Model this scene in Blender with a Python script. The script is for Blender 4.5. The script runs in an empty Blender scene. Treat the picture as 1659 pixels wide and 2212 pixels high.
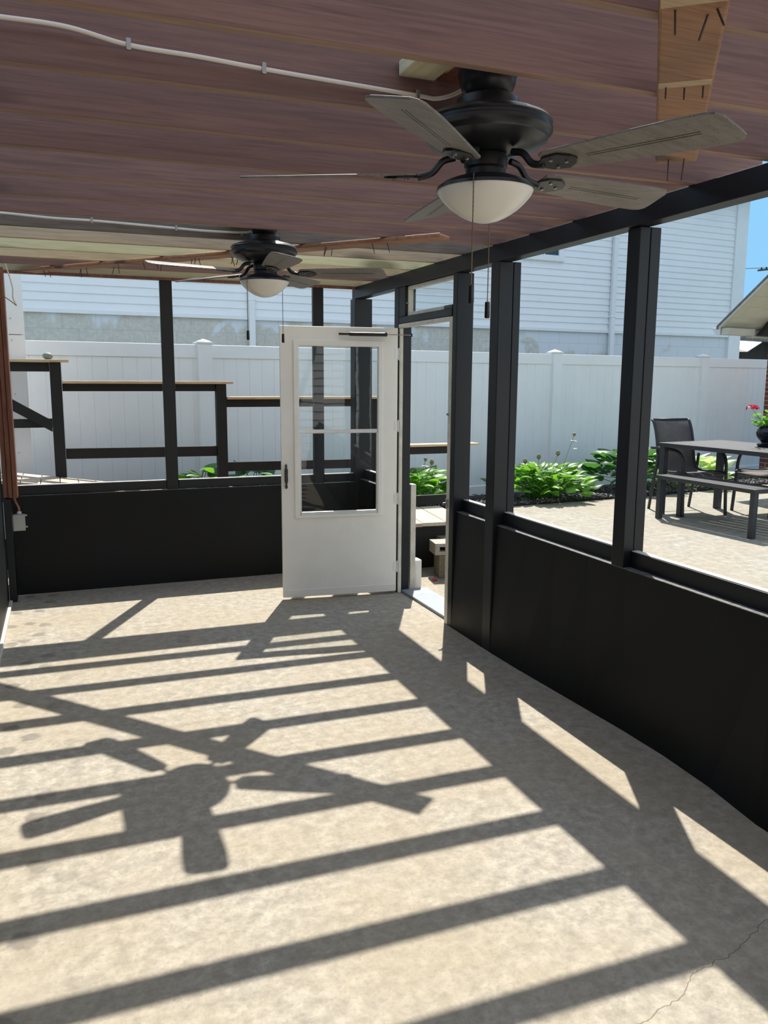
import bpy, bmesh, math, random
from mathutils import Vector, Matrix, noise
R = math.radians
random.seed(7)
S = bpy.context.scene
COL = S.collection

# ------------------------------------------------------------------ camera
YAW, PITCH, ROLL, FPX = R(21.397), R(9.258), R(-0.334), 1770.0
cy, sy, cp, sp = math.cos(YAW), math.sin(YAW), math.cos(PITCH), math.sin(PITCH)
fw = Vector((sy*cp, cy*cp, -sp)); rt = Vector((cy, -sy, 0)); dn = fw.cross(rt)
r2 = rt*math.cos(ROLL) + dn*math.sin(ROLL)
d2 = -rt*math.sin(ROLL) + dn*math.cos(ROLL)
cam = bpy.data.cameras.new('camera'); co = bpy.data.objects.new('camera', cam); COL.objects.link(co)
m3 = Matrix((r2, -d2, -fw)).transposed()
co.matrix_world = Matrix.Translation((0, 0, 1.65)) @ m3.to_4x4()
cam.sensor_fit = 'VERTICAL'; cam.sensor_height = 24.0; cam.lens = 24.0*FPX/2212.0
cam.clip_start = 0.05; cam.clip_end = 400
S.camera = co

# ------------------------------------------------------------------ light
SUN = Vector((0.295, 0.59, 1.0)).normalized()        # direction towards the sun
W = bpy.data.worlds.new('world'); S.world = W; W.use_nodes = True
nt = W.node_tree; nt.nodes.clear()
wo = nt.nodes.new('ShaderNodeOutputWorld'); bg = nt.nodes.new('ShaderNodeBackground')
# clear summer sky: deep blue low down, bright haze at middle heights, deeper again overhead, glow around the sun
geo = nt.nodes.new('ShaderNodeTexCoord'); sepz = nt.nodes.new('ShaderNodeSeparateXYZ'); skr = nt.nodes.new('ShaderNodeValToRGB')
nt.links.new(geo.outputs['Generated'], sepz.inputs[0]); nt.links.new(sepz.outputs[2], skr.inputs[0])
els = skr.color_ramp.elements
SKY = [(0.0, (.34, .62, .88)), (.10, (.30, .64, .98)), (.30, (.28, .64, 1.0)), (.46, (.72, .88, 1.02)), (.62, (.74, .86, 1.0)), (1.0, (.34, .48, .76))]
while len(els) < len(SKY): els.new(.5)
for i, (p_, c_) in enumerate(SKY): els[i].position = p_; els[i].color = (*c_, 1)
dotn = nt.nodes.new('ShaderNodeVectorMath'); dotn.operation = 'DOT_PRODUCT'; dotn.inputs[1].default_value = SUN
nt.links.new(geo.outputs['Generated'], dotn.inputs[0])
mx0 = nt.nodes.new('ShaderNodeMath'); mx0.operation = 'MAXIMUM'; mx0.inputs[1].default_value = 0.0; nt.links.new(dotn.outputs['Value'], mx0.inputs[0])
pw = nt.nodes.new('ShaderNodeMath'); pw.operation = 'POWER'; pw.inputs[1].default_value = 14.0; nt.links.new(mx0.outputs[0], pw.inputs[0])
glow = nt.nodes.new('ShaderNodeMix'); glow.data_type = 'RGBA'; glow.blend_type = 'ADD'; glow.inputs[7].default_value = (.9, .85, .75, 1)
nt.links.new(pw.outputs[0], glow.inputs[0]); nt.links.new(skr.outputs[0], glow.inputs[6]); nt.links.new(glow.outputs[2], bg.inputs[0])
bg.inputs[1].default_value = 1.0
nt.links.new(bg.outputs[0], wo.inputs[0])
sun = bpy.data.lights.new('sun', 'SUN'); sun.energy = 7.6; sun.angle = R(0.55); sun.color = (1.0, 0.95, 0.86)
so = bpy.data.objects.new('sun', sun); COL.objects.link(so)
so.rotation_euler = (-SUN).to_track_quat('-Z', 'Y').to_euler(); so.location = (6, 10, 14)
vs = S.view_settings
vs.view_transform = 'Standard'; vs.look = 'None'; vs.gamma = 1.0; vs.use_curve_mapping = False; vs.exposure = 0.0

# ------------------------------------------------------------------ material helpers
def new_mat(name, rough=0.6, color=(.5, .5, .5), spec=0.5, metal=0.0):
    m = bpy.data.materials.new(name); m.use_nodes = True
    n = m.node_tree.nodes; b = n['Principled BSDF']
    b.inputs['Base Color'].default_value = (*color, 1); b.inputs['Roughness'].default_value = rough
    b.inputs['Specular IOR Level'].default_value = spec; b.inputs['Metallic'].default_value = metal
    return m, m.node_tree, b
def N(t, kind, **kw):
    n = t.nodes.new('ShaderNode'+kind)
    for k, v in kw.items():
        if k.startswith('i_'):
            key = k[2:]; key = int(key) if key.isdigit() else key
            n.inputs[key].default_value = v
        else: setattr(n, k, v)
    return n
def L(t, a, b): t.links.new(a, b)
def coords(t, scale=(1, 1, 1), obj_random=True):
    tc = N(t, 'TexCoord'); mp = N(t, 'Mapping'); mp.inputs['Scale'].default_value = scale
    L(t, tc.outputs['Object'], mp.inputs[0])
    if obj_random:
        oi = N(t, 'ObjectInfo'); mu = N(t, 'Math', operation='MULTIPLY', i_1=37.0)
        L(t, oi.outputs['Random'], mu.inputs[0]); cb = N(t, 'CombineXYZ')
        L(t, mu.outputs[0], cb.inputs[0]); L(t, mu.outputs[0], cb.inputs[1]); L(t, mu.outputs[0], cb.inputs[2])
        L(t, cb.outputs[0], mp.inputs['Location'])
    return mp.outputs[0]
def ramp(t, fac, stops):
    r = N(t, 'ValToRGB'); e = r.color_ramp.elements
    while len(e) < len(stops): e.new(0.5)
    for i, (p, c) in enumerate(stops):
        e[i].position = p; e[i].color = (*c, 1)
    L(t, fac, r.inputs[0]); return r.outputs[0]
def noisetex(t, vec, scale, detail=4, rough=.6, dist=0):
    n = N(t, 'TexNoise'); n.inputs['Scale'].default_value = scale; n.inputs['Detail'].default_value = detail
    n.inputs['Roughness'].default_value = rough; n.inputs['Distortion'].default_value = dist
    L(t, vec, n.inputs['Vector']); return n.outputs['Fac']
def mixc(t, fac, a, b, mode='MIX'):
    m = N(t, 'Mix', data_type='RGBA', blend_type=mode)
    if hasattr(fac, 'links') or hasattr(fac, 'is_linked'): L(t, fac, m.inputs[0])
    else: m.inputs[0].default_value = fac
    for i, v in ((6, a), (7, b)):
        if isinstance(v, tuple): m.inputs[i].default_value = (*v, 1)
        else: L(t, v, m.inputs[i])
    return m.outputs[2]
def bump(t, b, h, strength=.2, dist=.01):
    n = N(t, 'Bump', i_Strength=strength, i_Distance=dist); L(t, h, n.inputs['Height']); L(t, n.outputs[0], b.inputs['Normal'])

def plain(name, color, rough=.5, var=.12, scale=6, spec=.5, metal=0.0, bmp=0.0, bscale=60):
    m, t, b = new_mat(name, rough, color, spec, metal)
    v = coords(t)
    f = noisetex(t, v, scale, 4)
    lo = tuple(c*(1-var) for c in color); hi = tuple(min(1, c*(1+var)) for c in color)
    L(t, ramp(t, f, [(.3, lo), (.7, hi)]), b.inputs['Base Color'])
    if bmp: bump(t, b, noisetex(t, v, bscale, 3), bmp, .004)
    return m
def wood(name, dark, light, axis=0, rough=.6, ring=9.0, stretch=.06, knots=True, bmp=.25, paint=None):
    m, t, b = new_mat(name, rough, light)
    sc = [1, 1, 1]; sc[axis] = stretch
    v = coords(t, tuple(sc))
    big = noisetex(t, v, 7.0, 3, .5)
    w = N(t, 'TexNoise'); w.inputs['Scale'].default_value = ring*9; w.inputs['Detail'].default_value = 5
    w.inputs['Roughness'].default_value = .65; w.inputs['Distortion'].default_value = .5; L(t, v, w.inputs['Vector'])
    c = ramp(t, w.outputs['Fac'], [(.3, dark), (.62, light)])
    c = mixc(t, ramp(t, big, [(.35, (0, 0, 0)), (.7, (.45, .45, .45))]), c, tuple(d*.6 for d in dark))
    if knots:
        vk = coords(t, tuple(.28 if i == axis else 1.0 for i in range(3)))
        vo = N(t, 'TexVoronoi'); vo.inputs['Scale'].default_value = 3.2; L(t, vk, vo.inputs['Vector'])
        k = ramp(t, vo.outputs['Distance'], [(.09, (.9, .9, .9)), (.17, (0, 0, 0))])
        c = mixc(t, k, c, tuple(d*.35 for d in dark))
    L(t, c, b.inputs['Base Color'])
    bump(t, b, w.outputs['Fac'], bmp, .003)
    return m

M = {}
M['stain'] = wood('stained_wood', (.155, .080, .069), (.260, .142, .116), 0, .62, stretch=.035)
M['stain_edge'] = wood('worn_stained_edge', (.28, .17, .13), (.40, .26, .19), 0, .65, knots=False)
M['stain_plank'] = wood('stained_plank', (.24, .11, .055), (.42, .22, .12), 0, .6)
M['stain_post'] = wood('stained_post', (.10, .03, .016), (.28, .105, .055), 2, .45, knots=False)
M['pt'] = wood('fresh_lumber', (.66, .62, .34), (.80, .75, .50), 0, .7)
M['pty'] = wood('fresh_block', (.66, .62, .36), (.80, .75, .52), 1, .7, knots=False)
M['tan'] = wood('tan_lumber', (.46, .33, .21), (.64, .49, .33), 0, .7)
M['grey_lumber'] = wood('grey_lumber', (.13, .105, .085), (.24, .20, .165), 0, .7)
M['cap'] = wood('cap_board', (.48, .32, .17), (.72, .55, .34), 0, .7, bmp=.1)
M['deck'] = wood('deck_board', (.42, .33, .25), (.62, .52, .42), 1, .75, knots=False)

def black_paint(name, col=(.0065, .0085, .0115), rough=.36, axis=2, spec=.35):
    m, t, b = new_mat(name, rough, col, spec)
    sc = [1, 1, 1]; sc[axis] = .05
    v = coords(t, tuple(sc)); f = noisetex(t, v, 45, 4); g = noisetex(t, coords(t), 2.2, 4)
    L(t, ramp(t, g, [(.35, tuple(c*.75 for c in col)), (.7, tuple(c*1.7 for c in col))]), b.inputs['Base Color'])
    rr = N(t, 'MapRange'); rr.inputs[3].default_value = rough-.1; rr.inputs[4].default_value = rough+.22
    L(t, g, rr.inputs[0]); L(t, rr.outputs[0], b.inputs['Roughness'])
    bump(t, b, f, .15, .002)
    return m
M['black'] = black_paint('black_paint')
M['blackx'] = black_paint('black_paint_lengthwise', axis=0)
M['blacky'] = black_paint('black_paint_crosswise', axis=1)
M['ledge'] = plain('sunlit_dusty_grey', (.12, .12, .118), .5, .6, 40)  # dusty grey with the sun's sheen on black gloss painted in
M['sun_strip'] = plain('sunlit_sill_strip', (.62, .60, .56), .45, .1, 10)  # pale colour paints the sunlit tops of the sill rails
M['panel'] = black_paint('black_panel_paint', (.0050, .0062, .0075), .45, spec=.22)
M['railblack'] = black_paint('weathered_black_stain', (.014, .0135, .013), .6, axis=0)
M['white_door'] = plain('white_door_paint', (.87, .85, .78), .42, .05, 3)
M['white_dirty'] = plain('white_frame_paint', (.66, .62, .52), .5, .18, 9)
M['alum'] = plain('aluminium_sash', (.72, .72, .70), .32, .06, 8, metal=.25)
M['alum_bare'] = plain('bare_aluminium', (.26, .29, .32), .5, .08, 10, metal=.3)
M['hw'] = plain('black_hardware', (.012, .012, .012), .35, .1)
M['steel'] = plain('steel', (.42, .41, .40), .35, .1, metal=.9)
M['rust'] = plain('rusty_nail', (.10, .075, .06), .6, .3, 60, metal=.4)
M['vinyl'] = plain('white_vinyl', (.88, .88, .88), .42, .03, 2)
M['siding'] = plain('white_siding', (.90, .905, .91), .5, .03, 1.5)
M['trimw'] = plain('white_trim', (.86, .86, .86), .45, .03)
M['cable'] = plain('cream_cable', (.80, .74, .66), .45, .05)
M['conduit'] = plain('brown_conduit', (.30, .13, .055), .5, .2, 12)
M['box'] = plain('grey_plastic', (.42, .43, .40), .45, .08)
M['fanblack'] = plain('black_fan_metal', (.020, .022, .025), .34, .25, 12, metal=.2)
def bowl_mat():
    m, t, b = new_mat('frosted_glass', .25, (.95, .93, .86))
    tr = N(t, 'BsdfTranslucent'); tr.inputs[0].default_value = (.95, .92, .82, 1); mx = N(t, 'MixShader', i_0=.12)
    L(t, b.outputs[0], mx.inputs[1]); L(t, tr.outputs[0], mx.inputs[2]); L(t, mx.outputs[0], t.nodes['Material Output'].inputs[0]); return m
M['glassbowl'] = bowl_mat()
M['chain'] = plain('brass_chain', (.20, .15, .09), .35, .2, metal=.8)
M['patio_metal'] = plain('charcoal_furniture_metal', (.026, .028, .034), .5, .15, 10)
M['sling'] = plain('taupe_sling_fabric', (.12, .105, .098), .75, .12, 20, bmp=.3, bscale=300)
M['pot'] = plain('dark_glazed_pot', (.010, .013, .020), .18, .2)
M['soil'] = plain('soil', (.03, .02, .014), .9, .4, 30)
M['petal'] = plain('red_petal', (.75, .012, .06), .5, .2, 30)
M['petal_white'] = plain('pale_petal', (.75, .68, .80), .5, .1)
M['bud'] = plain('flower_bud', (.22, .20, .09), .6, .3, 30)
M['stalk'] = plain('green_stalk', (.20, .32, .08), .55, .2, 20)
M['stone'] = plain('grey_green_stone', (.20, .25, .23), .6, .3, 14)
M['soffit'] = plain('cream_soffit', (.62, .58, .48), .6, .06)
M['gutter'] = plain('white_gutter', (.75, .76, .78), .4, .05)
M['shingle'] = plain('grey_shingle', (.17, .17, .18), .85, .35, 25, bmp=.5, bscale=40)
M['darkroom'] = plain('dark_interior_wood', (.03, .022, .018), .8, .3)
M['shed'] = wood('dark_shed_boards', (.030, .022, .018), (.06, .045, .038), 2, .8, knots=False)
M['canvas'] = plain('pale_canvas', (.82, .72, .74), .7, .05)
M['wire'] = plain('dark_wire', (.02, .02, .022), .6, .1)
M['polewood'] = plain('pole_wood', (.10, .08, .06), .8, .3)

# leaves: waxy, partly translucent
def leaf_mat(name, dark, light):
    m, t, b = new_mat(name, .38, light)
    oi = N(t, 'NewGeometry')
    f = oi.outputs['Random Per Island']
    L(t, ramp(t, f, [(0, dark), (.6, light), (1, tuple(min(1, c*1.3) for c in light))]), b.inputs['Base Color'])
    tr = N(t, 'BsdfTranslucent'); tr.inputs[0].default_value = (light[0]*1.5, light[1]*1.6, light[2]*.8, 1)
    mx = N(t, 'MixShader', i_0=.38); out = t.nodes['Material Output']
    L(t, b.outputs[0], mx.inputs[1]); L(t, tr.outputs[0], mx.inputs[2]); L(t, mx.outputs[0], out.inputs[0])
    return m
M['leaf'] = leaf_mat('hosta_leaf', (.035, .11, .018), (.15, .33, .05))
M['leaf_dark'] = leaf_mat('dark_hosta_leaf', (.03, .095, .03), (.06, .17, .05))
M['leaf_pale'] = leaf_mat('pale_hosta_leaf', (.30, .42, .22), (.55, .66, .42))
M['ger_leaf'] = leaf_mat('geranium_leaf', (.05, .15, .03), (.16, .36, .06))

def glass(name):
    m = bpy.data.materials.new(name); m.use_nodes = True; t = m.node_tree; t.nodes.clear()
    o = N(t, 'OutputMaterial'); tr = N(t, 'BsdfTransparent'); gl = N(t, 'BsdfGlossy'); gl.inputs['Roughness'].default_value = .015
    tr.inputs[0].default_value = (.93, .95, .95, 1)
    fr = N(t, 'LayerWeight', i_Blend=.5); p5 = N(t, 'Math', operation='POWER', i_1=5.0); L(t, fr.outputs['Facing'], p5.inputs[0])
    ml = N(t, 'Math', operation='MULTIPLY_ADD', i_1=.5, i_2=.03); L(t, p5.outputs[0], ml.inputs[0])
    nz = N(t, 'Bump', i_Strength=.02, i_Distance=.02)
    L(t, noisetex(t, coords(t), 5, 1), nz.inputs['Height']); L(t, nz.outputs[0], gl.inputs['Normal'])
    mx = N(t, 'MixShader'); L(t, ml.outputs[0], mx.inputs[0]); L(t, tr.outputs[0], mx.inputs[1]); L(t, gl.outputs[0], mx.inputs[2])
    L(t, mx.outputs[0], o.inputs[0]); return m
M['glass'] = glass('window_glass')
M['dark_glass'] = plain('dark_window_glass', (.02, .03, .04), .05, .1, spec=.8)

# fan blades: dark weathered laminate with dusty specks
def blade_mat():
    m, t, b = new_mat('weathered_blade', .42, (.09, .085, .08))
    v = coords(t, (.15, 1, 1)); f = noisetex(t, v, 60, 5); g = noisetex(t, coords(t), 160, 2)
    c = ramp(t, f, [(.3, (.15, .135, .12)), (.7, (.24, .22, .20))])
    c = mixc(t, ramp(t, g, [(.62, (0, 0, 0)), (.7, (.6, .6, .6))]), c, (.03, .028, .026))
    L(t, c, b.inputs['Base Color']); bump(t, b, f, .1, .002); return m
M['blade'] = blade_mat()

# concrete with mottling, stains and cracks
def concrete(name, base, cracks=(), stains=True, sc=1.0, bmp=.15):
    m, t, b = new_mat(name, .82, base, .3)
    v = coords(t, (1, 1, 1), False)
    n1 = noisetex(t, v, 1.6*sc, 5, .6); n2 = noisetex(t, v, 19*sc, 7, .68, .15); n3 = noisetex(t, v, 55*sc, 4, .7)
    d = tuple(c*.74 for c in base); h = tuple(min(1, c*1.26) for c in base)
    c = ramp(t, n2, [(.34, d), (.50, base), (.64, h)])
    c = mixc(t, ramp(t, n1, [(.38, (0, 0, 0)), (.62, (.5, .5, .5))]), c, (base[0]*.98, base[1]*.88, base[2]*.72))
    c = mixc(t, ramp(t, n3, [(.50, (0, 0, 0)), (.70, (.5, .5, .5))]), c, tuple(x*.60 for x in base))
    warm = noisetex(t, v, 3.1*sc, 4, .6)
    c = mixc(t, ramp(t, warm, [(.55, (0, 0, 0)), (.75, (.4, .4, .4))]), c, (base[0]*1.12, base[1]*1.1, base[2]*1.08))
    if stains:
        dv = N(t, 'VectorMath', operation='ADD'); nz = N(t, 'TexNoise'); nz.inputs['Scale'].default_value = 22
        L(t, v, nz.inputs['Vector']); sv = N(t, 'VectorMath', operation='SCALE'); sv.inputs['Scale'].default_value = .05
        L(t, nz.outputs['Color'], sv.inputs[0]); L(t, v, dv.inputs[0]); L(t, sv.outputs[0], dv.inputs[1])
        vo = N(t, 'TexVoronoi', voronoi_dimensions='2D'); vo.inputs['Scale'].default_value = 4.6; L(t, dv.outputs[0], vo.inputs['Vector'])
        sp_ = ramp(t, vo.outputs['Distance'], [(.15, (1, 1, 1)), (.22, (0, 0, 0))])
        gate = ramp(t, noisetex(t, v, 1.1, 2), [(.54, (0, 0, 0)), (.66, (.5, .5, .5))])
        # the row of old stains is heaviest along the left wall
        sx = N(t, 'SeparateXYZ'); L(t, v, sx.inputs[0])
        mr = N(t, 'MapRange'); mr.inputs[1].default_value = .05; mr.inputs[2].default_value = -.2
        L(t, sx.outputs[0], mr.inputs[0])
        mxg = N(t, 'Math', operation='MAXIMUM'); L(t, gate, mxg.inputs[0]); L(t, mr.outputs[0], mxg.inputs[1])
        mu = N(t, 'Math', operation='MULTIPLY'); L(t, sp_, mu.inputs[0]); L(t, mxg.outputs[0], mu.inputs[1])
        mu2 = N(t, 'Math', operation='MULTIPLY', i_1=.6); L(t, mu.outputs[0], mu2.inputs[0])
        c = mixc(t, mu2.outputs[0], c, tuple(x*.38 for x in base))
    for (a, e, wob) in cracks:
        a = Vector((*a, 0)); e = Vector((*e, 0)); u = (e-a).normalized(); n = Vector((-u.y, u.x, 0)); ln = (e-a).length
        nz = N(t, 'TexNoise', noise_dimensions='1D'); nz.inputs['Scale'].default_value = 4; nz.inputs['Detail'].default_value = 4; nz.inputs['Roughness'].default_value = .5
        off = N(t, 'VectorMath', operation='SUBTRACT'); L(t, v, off.inputs[0]); off.inputs[1].default_value = a
        dt = N(t, 'VectorMath', operation='DOT_PRODUCT'); L(t, off.outputs[0], dt.inputs[0]); dt.inputs[1].default_value = n
        du = N(t, 'VectorMath', operation='DOT_PRODUCT'); L(t, off.outputs[0], du.inputs[0]); du.inputs[1].default_value = u
        L(t, du.outputs['Value'], nz.inputs['W'])
        ma = N(t, 'Math', operation='MULTIPLY_ADD', i_1=wob, i_2=-wob*.5); L(t, nz.outputs['Fac'], ma.inputs[0])
        sb = N(t, 'Math', operation='SUBTRACT'); L(t, dt.outputs['Value'], sb.inputs[0]); L(t, ma.outputs[0], sb.inputs[1])
        ab = N(t, 'Math', operation='ABSOLUTE'); L(t, sb.outputs[0], ab.inputs[0])
        lt = N(t, 'Math', operation='LESS_THAN', i_1=.0016); L(t, ab.outputs[0], lt.inputs[0])
        g1 = N(t, 'Math', operation='GREATER_THAN', i_1=0.0); L(t, du.outputs['Value'], g1.inputs[0])
        g2 = N(t, 'Math', operation='LESS_THAN', i_1=ln); L(t, du.outputs['Value'], g2.inputs[0])
        p1 = N(t, 'Math', operation='MULTIPLY'); L(t, lt.outputs[0], p1.inputs[0]); L(t, g1.outputs[0], p1.inputs[1])
        p2 = N(t, 'Math', operation='MULTIPLY'); L(t, p1.outputs[0], p2.inputs[0]); L(t, g2.outputs[0], p2.inputs[1])
        p3 = N(t, 'Math', operation='MULTIPLY', i_1=.7); L(t, p2.outputs[0], p3.inputs[0])
        c = mixc(t, p3.outputs[0], c, (.12, .09, .06))
    L(t, c, b.inputs['Base Color']); bump(t, b, n3, bmp, .004); return m
M['floor'] = concrete('old_concrete_floor', (.345, .314, .258), cracks=[((.45, 3.80), (1.75, 3.93), .12), ((1.22, 1.46), (2.2, 1.80), .16)])
M['patio'] = concrete('patio_concrete', (.31, .292, .25), stains=False, sc=.8)
M['cinder'] = concrete('cinder_block', (.40, .37, .34), stains=False, sc=3)
M['cinder_old'] = concrete('mossy_block', (.22, .20, .14), stains=False, sc=4)

# painted block foundation with peeling patches
def foundation():
    m, t, b = new_mat('peeling_painted_block', .8, (.7, .72, .75))
    v = coords(t, (1, 1, 1), False)
    sep = N(t, 'SeparateXYZ'); L(t, v, sep.inputs[0])
    br = N(t, 'TexBrick'); br.inputs['Scale'].default_value = 1.0; br.inputs['Brick Width'].default_value = .41
    br.inputs['Row Height'].default_value = .205; br.inputs['Mortar Size'].default_value = .004; br.inputs['Mortar Smooth'].default_value = .3
    cb = N(t, 'CombineXYZ'); L(t, sep.outputs[0], cb.inputs[0]); L(t, sep.outputs[2], cb.inputs[1]); L(t, cb.outputs[0], br.inputs['Vector'])
    n1 = noisetex(t, v, 2.2, 3, .5, .6)
    # bare grey block on the left end, sound paint towards the right corner
    mr = N(t, 'MapRange'); mr.inputs[1].default_value = 1.0; mr.inputs[2].default_value = 5.0; mr.inputs[3].default_value = .10; mr.inputs[4].default_value = -.24
    L(t, sep.outputs[0], mr.inputs[0])
    zr = N(t, 'MapRange'); zr.inputs[1].default_value = 2.1; zr.inputs[2].default_value = 2.55; zr.inputs[3].default_value = .10; zr.inputs[4].default_value = -.16
    L(t, sep.outputs[2], zr.inputs[0])
    ad = N(t, 'Math', operation='ADD'); L(t, n1, ad.inputs[0]); L(t, mr.outputs[0], ad.inputs[1])
    ad2 = N(t, 'Math', operation='ADD'); L(t, ad.outputs[0], ad2.inputs[0]); L(t, zr.outputs[0], ad2.inputs[1])
    k = ramp(t, ad2.outputs[0], [(.46, (0, 0, 0)), (.54, (1, 1, 1))])
    bare = ramp(t, noisetex(t, v, 20, 4), [(.3, (.55, .53, .47)), (.7, (.70, .67, .60))])
    c = mixc(t, k, (.74, .77, .80), bare)
    mu = N(t, 'Math', operation='MULTIPLY', i_1=.4); L(t, br.outputs['Fac'], mu.inputs[0])
    c = mixc(t, mu.outputs[0], c, (.34, .34, .34))
    L(t, c, b.inputs['Base Color']); return m
M['foundation'] = foundation()
def brick():
    m, t, b = new_mat('red_brick', .85, (.3, .1, .07)); v = coords(t, (1, 1, 1), False)
    sep = N(t, 'SeparateXYZ'); L(t, v, sep.inputs[0]); ad = N(t, 'Math', operation='ADD'); L(t, sep.outputs[0], ad.inputs[0]); L(t, sep.outputs[1], ad.inputs[1])
    cb = N(t, 'CombineXYZ'); L(t, ad.outputs[0], cb.inputs[0]); L(t, sep.outputs[2], cb.inputs[1])
    br = N(t, 'TexBrick'); br.inputs['Scale'].default_value = 1.0; br.inputs['Brick Width'].default_value = .2; br.inputs['Row Height'].default_value = .067
    br.inputs['Mortar Size'].default_value = .006; br.inputs['Color1'].default_value = (.22, .06, .04, 1); br.inputs['Color2'].default_value = (.12, .04, .03, 1); br.inputs['Mortar'].default_value = (.35, .32, .29, 1)
    L(t, cb.outputs[0], br.inputs['Vector']); L(t, br.outputs['Color'], b.inputs['Base Color']); return m
M['brick'] = brick()
def mulch_mat():
    m, t, b = new_mat('black_mulch', .7, (.03, .03, .032)); g = N(t, 'NewGeometry')
    L(t, ramp(t, g.outputs['Random Per Island'], [(0, (.016, .016, .017)), (.6, (.06, .058, .06)), (1, (.20, .19, .19))]), b.inputs['Base Color']); return m
M['mulch'] = mulch_mat()
M['earth'] = plain('dark_earth', (.018, .017, .017), .9, .4, 20, bmp=.6, bscale=40)
M['grass'] = plain('ground', (.12, .13, .07), .95, .3, 3)

# ------------------------------------------------------------------ mesh helpers
class MB:
    def __init__(s): s.v = []; s.f = []
    def add(s, vs, fs):
        o = len(s.v); s.v += [tuple(x) for x in vs]; s.f += [tuple(i+o for i in f) for f in fs]; return s
    def hexa(s, p):                                   # 8 corners: bottom loop then top loop
        return s.add(p, [(3, 2, 1, 0), (4, 5, 6, 7), (0, 1, 5, 4), (1, 2, 6, 5), (2, 3, 7, 6), (3, 0, 4, 7)])
    def box(s, x0, x1, y0, y1, z0, z1):
        return s.hexa([(x0, y0, z0), (x1, y0, z0), (x1, y1, z0), (x0, y1, z0), (x0, y0, z1), (x1, y0, z1), (x1, y1, z1), (x0, y1, z1)])
    def obox(s, o, U, V, Wd, u0, u1, v0, v1, w0, w1):  # box in a local frame
        o, U, V, Wd = map(Vector, (o, U, V, Wd)); q = lambda a, b, c: o+U*a+V*b+Wd*c
        return s.hexa([q(u0, v0, w0), q(u1, v0, w0), q(u1, v1, w0), q(u0, v1, w0), q(u0, v0, w1), q(u1, v0, w1), q(u1, v1, w1), q(u0, v1, w1)])
    def tube(s, pts, r, n=8, cap=True, rs=None):
        pts = [Vector(p) for p in pts]; rings = []; up = Vector((0, 0, 1)); prev = None
        for i, p in enumerate(pts):
            d = (pts[min(i+1, len(pts)-1)]-pts[max(i-1, 0)]).normalized()
            a = prev if prev is not None else (up if abs(d.z) < .9 else Vector((1, 0, 0)))
            x = (a - d*a.dot(d)).normalized(); y = d.cross(x); prev = x
            rr = rs[i] if rs else r
            rings.append([p+(x*math.cos(2*math.pi*k/n)+y*math.sin(2*math.pi*k/n))*rr for k in range(n)])
        vs = [v for ring in rings for v in ring]; fs = []
        for i in range(len(rings)-1):
            for k in range(n): fs.append((i*n+k, i*n+(k+1) % n, (i+1)*n+(k+1) % n, (i+1)*n+k))
        if cap: fs += [tuple(range(n-1, -1, -1)), tuple((len(rings)-1)*n+k for k in range(n))]
        return s.add(vs, fs)
    def lathe(s, prof, c, n=40):
        c = Vector(c); vs = []; fs = []
        for (r, z) in prof:
            for k in range(n): vs.append(c+Vector((r*math.cos(2*math.pi*k/n), r*math.sin(2*math.pi*k/n), z)))
        for i in range(len(prof)-1):
            for k in range(n): fs.append((i*n+k, (i+1)*n+k, (i+1)*n+(k+1) % n, i*n+(k+1) % n))
        fs += [tuple(range(n)), tuple((len(prof)-1)*n+k for k in range(n-1, -1, -1))]
        return s.add(vs, fs)
    def prism(s, poly, o, U, V, Wd, w0, w1):          # polygon in (U,V), extruded along Wd
        o, U, V, Wd = map(Vector, (o, U, V, Wd)); n = len(poly)
        vs = [o+U*a+V*b+Wd*w0 for a, b in poly]+[o+U*a+V*b+Wd*w1 for a, b in poly]
        return s.add(vs, [tuple(range(n-1, -1, -1)), tuple(range(n, 2*n))]+[(k, (k+1) % n, n+(k+1) % n, n+k) for k in range(n)])
    def build(s, name, mat, parent=None, bevel=0.0, smooth=False, origin=None, seg=2):
        me = bpy.data.meshes.new(name)
        root = parent
        while root is not None and root.parent is not None: root = root.parent
        if root is not None: off = Vector(root.location)
        elif origin is not None: off = Vector(origin)
        else:
            xs, ys, zs = zip(*s.v); off = Vector(((min(xs)+max(xs))/2, (min(ys)+max(ys))/2, min(zs)))
        me.from_pydata([Vector(v)-off for v in s.v], [], s.f); me.update()
        bm = bmesh.new(); bm.from_mesh(me); bmesh.ops.recalc_face_normals(bm, faces=bm.faces); bm.to_mesh(me); bm.free()
        me.materials.append(M[mat] if isinstance(mat, str) else mat)
        o = bpy.data.objects.new(name, me); COL.objects.link(o)
        if parent is not None: o.parent = parent
        else: o.location = off
        if smooth:
            for p in me.polygons: p.use_smooth = True
        if bevel:
            b = o.modifiers.new('bevel', 'BEVEL'); b.width = bevel; b.segments = seg; b.limit_method = 'ANGLE'; b.angle_limit = R(40)
        if smooth == 'auto':
            try: me.set_sharp_from_angle(angle=R(35))
            except Exception: pass
        return o
def tag(o, label, cat, group=None, kind=None):
    o['label'] = label; o['category'] = cat
    if group: o['group'] = group
    if kind: o['kind'] = kind
    return o
def thing(name, loc, label, cat, group=None, kind=None):
    o = bpy.data.objects.new(name, None); COL.objects.link(o); o.location = loc; o.empty_display_size = .1
    return tag(o, label, cat, group, kind)
def X3(a): return Vector(a)
EX, EY, EZ = Vector((1, 0, 0)), Vector((0, 1, 0)), Vector((0, 0, 1))

# ================================================================== THE ROOM SHELL
XR, YB = 2.385, 6.67
WX = -.43
ZB = 2.41                                              # underside of the rafters
tag(MB().box(WX-.3, 3.02, -4, 8.6, -.25, 0).build('floor', 'floor', origin=(0, 0, 0)), 'stained and cracked old concrete floor striped by rafter shadows', 'floor', kind='structure')
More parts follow.
